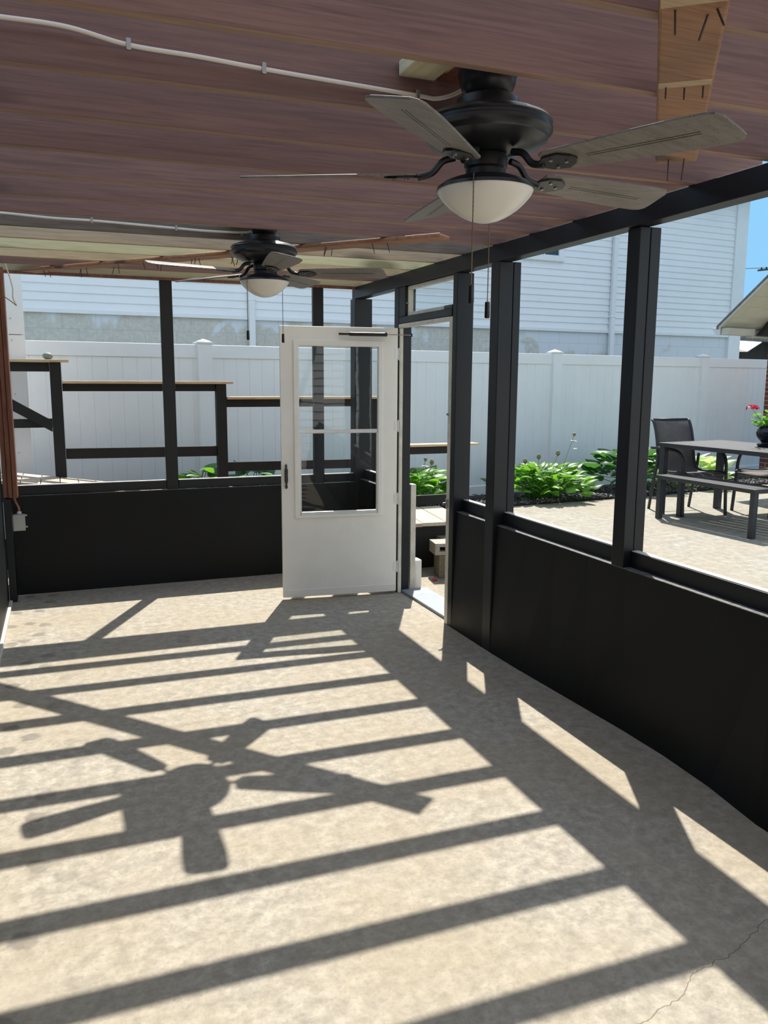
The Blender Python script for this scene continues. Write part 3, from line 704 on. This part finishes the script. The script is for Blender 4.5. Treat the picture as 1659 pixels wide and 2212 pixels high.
# tall white column at the left end of the fence
colm = thing('white_column', FO+FU*-1.93-FN*.7, 'tall white clad column at the left end of the fence, dotted with screws', 'column')
CO = FO-FN*.74
MB().obox(CO, FU, FN, EZ, -2.14, -1.865, 0, .2, .2, 1.995).build('lower_cladding', 'vinyl', colm, bevel=.004)
MB().obox(CO, FU, FN, EZ, -2.14, -1.865, 0, .2, 2.0, 3.1).build('upper_cladding', 'vinyl', colm, bevel=.004)
MB().obox(CO, FU, FN, EZ, -2.03, -1.99, -.006, .001, .2, 3.1).build('corner_strip', 'vinyl', colm, bevel=.003)
for z in (2.13, 1.95, 1.72, 1.5, 1.28, 1.0):
    MB().tube([CO+FU*-1.97-FN*.004+EZ*z, CO+FU*-1.97+FN*.002+EZ*z], .006, 8).build('screw', 'steel', colm)

# ------------------------------------------------------------------ neighbour's white house
HO, HU, HN = rot_frame((-.41, 11.38, 0), 4.3)
house = thing('neighbour_house', HO+HU*5, 'white sided house with peeling block foundation behind the fence', 'house')
u0, u1, zs, zt = -6.0, 12.26, 2.49, 5.1
def hb(mb, a, b, c, d, e, f): return mb.obox(HO, HU, HN, EZ, a, b, c, d, e, f)
FOo = MB(); hb(FOo, u0, u1-.02, .02, 5, -.3, zs); FOo.build('foundation', 'foundation', house)
sd = MB(); z = zs; cw = .106
while z < zt:
    p = lambda a, n, zz: HO+HU*a+HN*n+EZ*zz
    for a, b in ((u0, u1),):
        sd.add([p(a, -.016, z), p(b, -.016, z), p(b, -.016, z+.004), p(a, -.016, z+.004), p(b, 0, z+cw), p(a, 0, z+cw), p(a, .012, z), p(b, .012, z)],
               [(6, 7, 1, 0), (0, 1, 2, 3), (3, 2, 4, 5)])
    z += cw
hb(sd, u0, u1, .004, 5, zs+.002, zt)
sd.build('lap_siding', 'siding', house)
st = MB(); hb(st, u0, u1, -.026, .004, zs-.045, zs+.006); st.build('starter_strip', 'trimw', house, bevel=.003)
ct = MB(); hb(ct, u1-.10, u1+.20, -.045, .2, -.3, zt); ct.build('corner_trim', 'trimw', house, bevel=.006)
sidew = MB(); hb(sidew, u1, u1+.10, .2, 5, -.3, zt); sidew.build('side_wall', 'siding', house)
for u, ztop, z0 in ((2.95, zt, .2), (9.34, zt, .2)):
    d = MB(); hb(d, u-.045, u+.045, -.085, -.02, z0, ztop)
    for zz in (2.7, 4.0): hb(d, u-.06, u+.06, -.09, -.016, zz, zz+.03)
    d.build('downspout', 'trimw', house, bevel=.012)
wn = MB(); hb(wn, 7.0, 8.28, -.06, .0, 3.56, 3.655); hb(wn, 8.17, 8.27, -.05, 0, 3.655, 4.9); hb(wn, 7.0, 7.1, -.05, 0, 3.655, 4.9); hb(wn, 7.1, 8.17, -.05, 0, 4.82, 4.9)
wf = wn.build('window_frame', 'trimw', house, bevel=.006)
pn = MB(); hb(pn, 7.1, 8.17, -.022, -.018, 3.655, 4.82); pn.build('pane', 'dark_glass', wf)
mu_ = MB(); hb(mu_, 7.88, 7.90, -.034, -.022, 3.655, 4.82); mu_.build('muntin', 'trimw', wf); mu_ = MB(); hb(mu_, 7.1, 8.17, -.034, -.022, 4.22, 4.26); mu_.build('muntin', 'trimw', wf)
rf = MB(); rf.prism([(-.35, zt-.06), (5.3, zt+1.6), (5.3, zt+1.7), (-.35, zt+.05)], HO, HN, EZ, HU, u0-.3, u1+.35); rf.build('roof', 'shingle', house)
gt = MB(); hb(gt, u0-.3, u1+.35, -.46, -.34, zt-.06, zt+.05); gt.build('gutter', 'trimw', house, bevel=.01)

# ------------------------------------------------------------------ ramp and its stepped railing
ramp_z = lambda x: .80-.145*x
rp = thing('wooden_ramp', (1.0, 7.1, .2), 'pale wooden ramp of cross boards sloping down behind the back openings', 'ramp')
x = -1.6; k = 0
while x < 2.55:
    x1 = x+.136; a, b = ramp_z(x), ramp_z(x1)
    MB().hexa([(x, 6.84, a-.03), (x1, 6.84, b-.03), (x1, 7.46, b-.03), (x, 7.46, a-.03), (x, 6.84, a), (x1, 6.84, b), (x1, 7.46, b), (x, 7.46, a)]).build('deck_board', 'deck', rp, bevel=.004)
    x += .142
for yy in (6.86, 7.40):
    MB().prism([(-1.6, ramp_z(-1.6)-.032), (2.6, ramp_z(2.6)-.032), (2.6, ramp_z(2.6)-.17), (-1.6, ramp_z(-1.6)-.17)], (0, 0, 0), EX, EZ, EY, yy, yy+.04).build('stringer', 'railblack', rp)
for xx in (-1.2, .3, 1.7):
    for yy in (6.88, 7.38): MB().box(xx, xx+.09, yy-.02, yy+.06, 0, ramp_z(xx)-.18).build('support_leg', 'railblack', rp)
ld = thing('ramp_landing', (3.0, 6.8, 0), 'low wooden landing of weathered boards outside the doorway', 'landing')
for i in range(3):
    xa = 2.66+i*.22
    xb = xa+.213
    MB().hexa([(xa-.02, 6.38, .385), (xb-.02, 6.36, .385), (xb+.10, 7.22, .385), (xa+.10, 7.22, .385), (xa-.02, 6.38, .418), (xb-.02, 6.36, .418), (xb+.10, 7.22, .418), (xa+.10, 7.22, .418)]).build('deck_board', 'deck', ld, bevel=.005)
MB().box(2.62, 3.30, 6.46, 6.50, 0.0, .384).build('skirt', 'railblack', ld); MB().box(2.62, 3.36, 7.14, 7.18, 0, .384).build('skirt', 'railblack', ld)

RY = 7.5
rl = thing('stepped_railing', (1.8, RY, .2), 'black stepped railing with raw wood caps along the ramp', 'railing')
def rpost(xc, z0, z1): MB().box(xc-.045, xc+.045, RY-.045, RY+.045, z0, z1).build('post', 'railblack', rl, bevel=.004)
rpost(-.03, .2, 1.767); rpost(1.347, .2, 1.592); rpost(2.80, .2, 1.455); rpost(3.775, .2, .985); rpost(-1.3, .2, 1.767)
def cap(x0, x1, z): MB().box(x0, x1, RY-.075, RY+.075, z-.022, z).build('cap_board', 'cap', rl, bevel=.003)
cap(-1.5, .078, 1.79); cap(.018, 1.45, 1.615); cap(1.395, 2.86, 1.478); cap(2.86, 3.95, 1.005)
def rrail(x0, x1, za0, za1, zb0=None, zb1=None):
    zb0 = za0 if zb0 is None else zb0; zb1 = za1 if zb1 is None else zb1
    MB().hexa([(x0, RY-.019, za0), (x1, RY-.019, zb0), (x1, RY+.019, zb0), (x0, RY+.019, za0), (x0, RY-.019, za1), (x1, RY-.019, zb1), (x1, RY+.019, zb1), (x0, RY+.019, za1)]).build('rail', 'railblack', rl, bevel=.003)
rrail(-1.26, -.076, 1.69, 1.766); rrail(.017, 1.30, 1.528, 1.592); rrail(1.394, 2.754, 1.385, 1.455); rrail(2.847, 3.728, .905, .982)
rrail(-1.26, -.076, 1.225, 1.30)
rrail(.017, 1.30, .955, 1.045, .945, 1.035); rrail(1.394, 2.754, .800, .885, .79, .875); rrail(2.847, 3.728, .39, .487)
# sloping brace on the left bay, set a little forward
MB().hexa([(-.42, RY-.06, 1.395), (-.077, RY-.06, 1.19), (-.077, RY-.021, 1.19), (-.42, RY-.021, 1.395), (-.42, RY-.06, 1.495), (-.077, RY-.06, 1.285), (-.077, RY-.021, 1.285), (-.42, RY-.021, 1.495)]).build('brace', 'railblack', rl, bevel=.003)
st = MB(); n1, n2 = 14, 24
vs = []; fs = []
for i in range(n1+1):
    a = math.pi*i/n1
    for k in range(n2):
        b = 2*math.pi*k/n2; v = Vector((.042*math.sin(a)*math.cos(b), .034*math.sin(a)*math.sin(b), .030*math.cos(a)))
        v *= 1+.10*noise.noise(v*30); vs.append(v+Vector((-.082, RY, 1.819)))
for i in range(n1):
    for k in range(n2): fs.append((i*n2+k, (i+1)*n2+k, (i+1)*n2+(k+1) % n2, i*n2+(k+1) % n2))
st.add(vs, fs)
tag(st.build('stone', 'stone', smooth=True), 'smooth grey-green stone resting on the highest railing cap', 'stone')

# ------------------------------------------------------------------ things outside the doorway
B = thing('cinder_block', (2.97, 5.97, .20), 'grey cinder block with square holes lying on an older block outside the door', 'block')
bo, bu, bv = rot_frame((2.83, 6.05, .20), -10)
cb_ = MB()
# walls around three hollow cores that open on the near face
W_ = .40; Hh = .098; Dp = .20
cb_.obox(bo, bu, bv, EZ, 0, W_, 0, Dp, 0, .03); cb_.obox(bo, bu, bv, EZ, 0, W_, 0, Dp, Hh-.03, Hh)
for a in (0, .105, .215, .325, ): cb_.obox(bo, bu, bv, EZ, a, a+.055 if a else .04, 0, Dp, .03, Hh-.03)
cb_.obox(bo, bu, bv, EZ, W_-.03, W_, 0, Dp, .03, Hh-.03); cb_.obox(bo, bu, bv, EZ, .0, W_, Dp-.02, Dp, .03, Hh-.03)
cb_.build('block_body', 'cinder', B, bevel=.003)
tag(MB().obox(bo-EZ*.2+bu*.04, bu, bv, EZ, 0, .40, .01, .19, .0, .199).build('old_block', 'cinder_old', bevel=.006), 'mossy weathered block under the cinder block outside the door', 'block')
tag(MB().box(2.492, 2.537, 5.79, 5.86, 0, .84).build('white_board', 'white_dirty', bevel=.003), 'narrow white upright board just outside the hinge post', 'board')
tag(MB().box(2.539, 2.60, 5.80, 5.90, 0, .235).build('white_block', 'white_door', bevel=.012), 'short white block at the foot of the narrow white board', 'block')
pt = MB().add([(2.99, 6.16, .004), (3.03, 6.15, .012), (3.05, 6.18, .006), (3.02, 6.20, .014), (2.99, 6.16, .002), (3.03, 6.15, .010), (3.05, 6.18, .004), (3.02, 6.20, .012)], [(0, 1, 2, 3), (7, 6, 5, 4), (0, 4, 5, 1), (1, 5, 6, 2), (2, 6, 7, 3), (3, 7, 4, 0)])
pt.v = [(x-.22, y-.18, z) for x, y, z in pt.v]
tag(pt.build('fallen_petal', 'petal'), 'red fallen petal on the concrete outside the doorway', 'petal')

# ------------------------------------------------------------------ hostas
def hleaf(mb, base, az, reach, rise, size, rng, droop=.5):
    d = Vector((math.cos(az), math.sin(az), 0)); s = Vector((-d.y, d.x, 0)); base = Vector(base)
    tip0 = base+d*reach+EZ*rise
    # petiole
    mid = base+d*reach*.35+EZ*rise*.75
    pt_ = spline([base, mid, tip0], 5); mb.tube(pt_, .004, 5, False)
    # blade
    nL = 7; roll = rng.uniform(-.5, .5); elev = rng.uniform(.1, .6); vs = []; fs = []
    p = tip0.copy(); dirv = (d*math.cos(elev)+EZ*math.sin(elev)).normalized()
    side = (s*math.cos(roll)+EZ*math.sin(roll)).normalized()
    prof = [.25, .75, 1.0, .98, .82, .55, .25, .02]
    for i in range(nL+1):
        w = prof[i]*size*.36; nrm = side.cross(dirv)
        cup = .16*size*prof[i]
        vs += [p-side*w-nrm*(-cup), p-side*w*.5-nrm*(-cup*.2), p, p+side*w*.5-nrm*(-cup*.2), p+side*w-nrm*(-cup)]
        p = p+dirv*size/nL
        dirv = (dirv-EZ*droop*(.10+.12*i/nL)).normalized()
    for i in range(nL):
        for k in range(4): fs.append((i*5+k, i*5+k+1, i*5+k+6, i*5+k+5))
    mb.add(vs, fs)
def hosta(c, rad, ht, n, mat, label, seed, size=.20, stalks=()):
    rng = random.Random(seed); c = Vector(c)
    t = thing('hosta_plant', c, label, 'plant', 'hosta clumps along the fence')
    mb = MB()
    for i in range(n):
        f = (i+.5)/n; az = i*2.39996+rng.uniform(-.3, .3)
        rch = rad*(.22+.62*math.sqrt(f))*rng.uniform(.8, 1.1); ris = ht*(.95-.62*f**1.4)*rng.uniform(.85, 1.1)
        b = c+Vector((rng.uniform(-.25, .25)*rad, rng.uniform(-.2, .2)*rad, 0))
        hleaf(mb, b, az, rch, ris, size*rng.uniform(.75, 1.15), rng)
    mb.build('foliage', mat, t, smooth=True)
    for (dx, dy, h, kind) in stalks:
        b = c+Vector((dx*.5, dy, ht*.3)); top = c+Vector((dx, dy, h))
        so_ = MB().tube(spline([b, (b+top)/2+Vector((-.01, 0, .0)), top], 5), .004, 6).build('flower_stalk', 'stalk', t, smooth=True)
        fl_ = MB()
        if kind == 'bud':
            fl_.lathe([(.004, -.03), (.022, -.01), (.026, .01), (.012, .035), (.002, .045)], top, 10)
            fl_.build('bud', 'bud', so_, smooth=True)
        else:
            fl_.lathe([(.004, -.02), (.018, -.005), (.020, .012), (.004, .03)], top, 10); fl_.build('bud', 'bud', so_, smooth=True)
            pl = MB()
            for (dz, sx) in ((-.085, 1), (-.075, -1), (-.08, .3), (-.17, 1)):
                q = top+EZ*dz
                for j in range(5):
                    a = j*1.257+dz*20; e_ = q+Vector((math.cos(a)*.025+sx*.025, math.sin(a)*.025, .008))
                    pl.tube([q, (q+e_)/2, e_], .006, 6, rs=[.002, .008, .002])
            pl.build('blossom', 'petal_white', so_, smooth=True)
hosta((5.16, 8.16, ZP-.01), .56, .38, 210, 'leaf', 'bright green hosta clump between the two doubled posts on the right', 5, .17, [(.02, .1, .48, 'bud'), (.25, .05, .52, 'bud'), (.43, 0, .74, 'flower'), (-.1, .2, .42, 'bud')])
hosta((6.62, 8.42, ZP-.01), .52, .50, 80, 'leaf_dark', 'dark green hosta clump behind the left side of the patio chair', 8, .26)
hosta((7.65, 8.56, ZP-.01), .50, .38, 80, 'leaf_pale', 'pale green hosta clump seen between the chair arms', 9, .24)
hosta((3.52, 8.20, ZP-.01), .55, .38, 150, 'leaf', 'bright green hosta clump seen through the doorway', 12, .19, [(.18, 0, .50, 'flower'), (.28, .05, .46, 'bud')])
hosta((1.26, 8.05, .22), .22, .56, 34, 'leaf', 'hosta leaves peeping over the sill left of the railing post', 15, .22)
hosta((1.76, 8.08, .22), .24, .54, 40, 'leaf_dark', 'darker hosta leaves over the sill right of the railing post', 17, .22)

# ------------------------------------------------------------------ patio furniture
to, tu, tv = rot_frame((5.70, 6.82, ZP), -84.0)        # u runs along the table towards the camera, v to the right
TB = thing('patio_table', to+tu*.75+tv*.45, 'charcoal slatted metal patio table with a potted geranium on top', 'table')
def tb(mb, a, b, c, d, e, f): return mb.obox(to, tu, tv, EZ, a, b, c, d, e, f)
fr_ = MB(); TL, TWd, TH = 1.55, .92, .74
tb(fr_, 0, TL, 0, .05, TH-.045, TH-.002); tb(fr_, 0, TL, TWd-.05, TWd, TH-.045, TH-.002); tb(fr_, 0, .05, .05, TWd-.05, TH-.045, TH-.002); tb(fr_, TL-.05, TL, .05, TWd-.05, TH-.045, TH-.002)
fr_.build('frame', 'patio_metal', TB, bevel=.004)
for i in range(7):
    sl = MB(); v0 = .052+i*.1175; tb(sl, .045, TL-.045, v0, v0+.109, TH-.018, TH); sl.build('slat', 'patio_metal', TB, bevel=.004)
for (a, c) in ((.01, .01), (.01, TWd-.075), (TL-.075, .01), (TL-.075, TWd-.075)):
    l_ = MB(); tb(l_, a, a+.062, c, c+.062, 0, TH-.045); l_.build('leg', 'patio_metal', TB, bevel=.004)
bo_, bu_, bv_ = rot_frame((5.49, 6.58, ZP), -87.6)
BN = thing('patio_bench', bo_+bu_*.6+bv_*.17, 'charcoal metal bench tucked along the near side of the patio table', 'bench')
def bb(mb, a, b, c, d, e, f): return mb.obox(bo_, bu_, bv_, EZ, a, b, c, d, e, f)
BL, BW, BH = 1.22, .34, .44
f_ = MB(); bb(f_, 0, BL, 0, .03, BH-.04, BH-.002); bb(f_, 0, BL, BW-.03, BW, BH-.04, BH-.002); bb(f_, 0, .03, .03, BW-.03, BH-.04, BH-.002); bb(f_, BL-.03, BL, .03, BW-.03, BH-.04, BH-.002); f_.build('frame', 'patio_metal', BN, bevel=.003)
for i in range(3):
    sl = MB(); v0 = .032+i*.094; bb(sl, .028, BL-.028, v0, v0+.086, BH-.016, BH); sl.build('slat', 'patio_metal', BN, bevel=.003)
for (a, c) in ((.01, .01), (.01, BW-.06), (BL-.06, .01), (BL-.06, BW-.06)):
    l_ = MB(); bb(l_, a, a+.05, c, c+.05, 0, BH-.04); l_.build('leg', 'patio_metal', BN, bevel=.003)

def sling_chair(o, deg, label):
    # local frame: u across (left to right seen from the front), w forward; the back is at w = 0
    o, u, w = rot_frame(o, deg); c = thing('sling_chair', o, label, 'chair', 'sling-back patio chairs')
    P = lambda a, b, z: o+u*a+w*b+EZ*z
    prof = [(-.13, .95), (-.10, .93), (-.055, .84), (-.02, .72), (.0, .60), (.03, .50), (.08, .44), (.16, .425), (.30, .43), (.42, .44), (.50, .435), (.53, .415)]
    pr = [(b, z) for b, z in prof]
    dense = spline([(0, b, z) for b, z in pr], 4)
    m = MB(); hw = .215
    for s in (-1, 1):
        pass
    vs = []; n = len(dense)
    for v in dense:
        for a in (-hw, -hw/3, hw/3, hw): vs.append(P(a, v.y, v.z-(.008 if abs(a) < .2 else 0)))
    fs = [(i*4+k, i*4+k+1, i*4+k+5, i*4+k+4) for i in range(n-1) for k in range(3)]
    m.add(vs, fs); so2 = m.build('sling', 'sling', c, smooth=True)
    so2.modifiers.new('thickness', 'SOLIDIFY').thickness = .006
    for s in (-1, 1):
        MB().tube([P(s*(hw+.012), v.y, v.z) for v in dense], .014, 8).build('side_rail', 'patio_metal', c, smooth=True)
        arm = spline([(0, -.055, .66), (0, .06, .665), (0, .22, .665), (0, .36, .655), (0, .44, .61), (0, .475, .53), (0, .485, .42), (0, .50, .2), (0, .515, 0)], 5)
        MB().tube([P(s*(hw+.045), v.y, v.z) for v in arm], .017, 8).build('arm_and_front_leg', 'patio_metal', c, smooth=True)
        rear = spline([(0, .05, .60), (0, .03, .44), (0, -.02, .22), (0, -.06, 0)], 4)
        MB().tube([P(s*(hw+.04), v.y, v.z) for v in rear], .015, 8).build('rear_leg', 'patio_metal', c, smooth=True)
    MB().tube([P(-hw, -.13, .952), P(hw, -.13, .952)], .014, 8).tube([P(-hw, .50, .40), P(hw, .50, .40)], .012, 8).tube([P(-hw-.03, -.01, .30), P(hw+.03, -.01, .30)], .010, 8).build('cross_bar', 'patio_metal', c, smooth=True)
    return c
sling_chair((6.10, 7.02, ZP), 176, 'brown-grey sling chair with curved arms at the far end of the patio table')
sling_chair((7.12, 6.42, ZP), 88, 'sling chair partly hidden on the far side of the patio table')

# pot of geraniums
pc = Vector((6.36, 6.04, ZP+TH+.001))
G = thing('geranium_pot', pc, 'dark glazed pot of red geraniums on the patio table', 'potted plant')
MB().lathe([(.085, 0), (.098, .004), (.105, .022), (.098, .024), (.075, .014), (.06, .012)], pc, 32).build('saucer', 'pot', G, smooth='auto')
MB().lathe([(.058, .016), (.062, .03), (.060, .038), (.085, .06), (.112, .095), (.118, .13), (.108, .165), (.092, .185), (.098, .196), (.094, .20), (.084, .196), (.082, .18)], pc, 36).build('pot', 'pot', G, smooth='auto')
MB().lathe([(.0, .175), (.083, .18), (.0, .186)], pc, 20).build('soil', 'soil', G)
gl_ = MB(); rg = random.Random(4)
for i in range(46):
    az = rg.uniform(0, 6.283); rr_ = rg.uniform(.02, .17); h = rg.uniform(.20, .34)-.5*max(0, rr_-.09)
    q = pc+Vector((math.cos(az)*rr_, math.sin(az)*rr_, h)); gl_.tube([pc+Vector((math.cos(az)*.03, math.sin(az)*.03, .18)), q], .0025, 4, False)
    nrm = Vector((rg.uniform(-.6, .6), rg.uniform(-.6, .6), 1)).normalized(); a = nrm.orthogonal().normalized(); b = nrm.cross(a); rad = rg.uniform(.028, .045)
    n_ = 12; ring = [q+(a*math.cos(2*math.pi*j/n_)+b*math.sin(2*math.pi*j/n_))*rad*(1+.12*math.cos(5*2*math.pi*j/n_))+nrm*.008 for j in range(n_)]
    gl_.add([q]+ring, [(0, 1+j, 1+(j+1) % n_) for j in range(n_)])
gl_.build('foliage', 'ger_leaf', G, smooth=True)
for (dx, dy, h, rb) in ((-.20, .03, .365, .070), (.0, -.03, .385, .062), (.10, .08, .46, .055), (.06, -.08, .36, .045)):
    top = pc+Vector((dx, dy, h)); base = pc+Vector((dx*.25, dy*.25, .2))
    s1 = MB().tube(spline([base, (base+top)/2+Vector((0, 0, -.01)), top], 5), .003, 6).build('flower_stalk', 'stalk', G, smooth=True)
    fl_ = MB()
    for i in range(26):
        v = Vector((rg.gauss(0, 1), rg.gauss(0, 1), abs(rg.gauss(0, .8)))).normalized(); q = top+Vector((v.x, v.y, v.z*.6))*rb*.75
        a = v.orthogonal().normalized(); b = v.cross(a); rad = rg.uniform(.014, .02)
        ring = [q+(a*math.cos(1.2566*j/1.0)+b*math.sin(1.2566*j/1.0))*rad+v*.004 for j in range(5)]
        fl_.add([q-v*.002]+ring, [(0, 1+j, 1+(j+1) % 5) for j in range(5)])
    fl_.build('flower_head', 'petal', s1)

# ------------------------------------------------------------------ pavilion roof, brick pillar and what lies beyond
PO, PU, PN = rot_frame((0, 0, 0), 9.0)
ro = Vector((7.74, 8.22, 0)); PM = -FN                    # PM runs from the eave towards the ridge, nearer the porch
pv = thing('pavilion_roof', ro+EZ*2.2, 'shingled pavilion roof with cream boarded underside and white gutter at the right edge', 'roof')
ez, slope, run, wide = 2.30, .84, 1.7, 4.2
def rp_(u, m, z): return ro+FU*u+PM*m+EZ*z
def slab(u0, u1, m0, m1, za, zb, th):
    q = [rp_(u0, m0, za), rp_(u1, m0, za), rp_(u1, m1, zb), rp_(u0, m1, zb)]
    return MB().hexa(q+[v+EZ*th for v in q])
slab(-.03, wide, -.06, run+.02, ez-.02, ez+.03+run*slope+.017, .045).build('shingles', 'shingle', pv, bevel=.004)
slab(-.03, wide, run+.02, 2*run, ez+.05+run*slope, ez+.05, .045).build('shingles', 'shingle', pv, bevel=.004)
for i in range(12):
    a, b = i*.14, i*.14+.136
    slab(.0, wide-.02, a, b, ez+a*slope, ez+b*slope, .022).build('soffit_board', 'soffit', pv, bevel=.003)
slab(-.028, -.002, -.03, run, ez-.02, ez+run*slope-.005, .05).build('rake_board', 'soffit', pv, bevel=.003)
MB().obox(ro, FU, PM, EZ, .0, .52, .0, .10, ez-.088, ez-.005).build('eave_return', 'soffit', pv, bevel=.004)
gp = [(-.02, .0), (-.08, .0), (-.12, .05), (-.13, .085), (-.02, .085)]
MB().prism(gp, ro+EZ*(ez-.085), PM, EZ, FU, -.01, wide).build('gutter', 'gutter', pv, bevel=.004)
MB().obox(ro, FU, PM, EZ, .50, wide, -.02, .06, ez-.11, ez-.088).build('tie_beam', 'soffit', pv, bevel=.003)
MB().prism([(.52, -.088), (wide, -.088), (wide, .20), (.74, .10)], ro+EZ*ez, FU, EZ, PM, .11, .19).build('inner_beam', 'darkroom', pv)
bpil = thing('brick_pillar', FO+FU*8.67-FN*.9+EZ*ZP, 'red brick pillar at the right edge behind the geraniums', 'pillar')
MB().obox(FO, FU, FN, EZ, 8.47, 8.87, -.92, -.52, .2, 2.21).build('shaft', 'brick', bpil, bevel=.004)
# dark shed and pale canopy in the gap below the roof
sh_ = thing('dark_shed', (15.5, 15.5, -.26), 'dark brown shed in the gap under the pavilion roof beyond the fence', 'shed')
MB().box(13.3, 18.5, 14.4, 17.5, -.26, 2.55).build('boarded_wall', 'shed', sh_)
MB().prism([(13.0, 2.5), (18.8, 2.5), (18.8, 2.62), (13.0, 2.62)], (0, 0, 0), EX, EZ, EY, 14.1, 17.8).build('roof', 'shingle', sh_)
cn = thing('pale_canopy', (12.9, 13.1, -.26), 'pale pinkish canopy glimpsed under the pavilion roof', 'canopy')
MB().hexa([(12.55, 12.6, 2.20), (13.2, 12.9, 2.40), (13.3, 13.9, 2.42), (12.4, 13.6, 2.24), (12.55, 12.6, 2.22), (13.2, 12.9, 2.42), (13.3, 13.9, 2.50), (12.4, 13.6, 2.46)]).build('canvas', 'canvas', cn, bevel=.01)
MB().tube([(12.9, 13.3, -.26), (12.9, 13.3, 2.3)], .03, 10).build('pole', 'patio_metal', cn)
# utility pole with wires
up = thing('utility_pole', (38.6, 36.6, -.3), 'utility pole whose cross arm and wires show against the sky at right', 'utility pole')
MB().tube([(38.6, 36.6, -.3), (38.6, 36.6, 9.5)], .14, 10).build('pole', 'polewood', up)
MB().obox((38.0, 36.6, 7.9), Vector((1, -.15, .12)).normalized(), Vector((.15, 1, 0)).normalized(), EZ, -1.1, 1.6, -.05, .05, -.05, .05).build('cross_arm', 'polewood', up)
for a in (-.95, -.6): MB().lathe([(.04, 0), (.05, .05), (.02, .10)], (38.0+a, 36.65, 7.95+a*.12), 8).build('insulator', 'wire', up)
for (za, zb) in ((7.55, 8.0), (6.0, 6.3), (5.5, 5.6)):
    MB().tube(spline([(20, 46, za), (30, 41, (za+zb)/2-.15), (38.4, 36.7, zb), (48, 31, zb-.1)], 6), .018, 5).build('wire', 'wire', up)
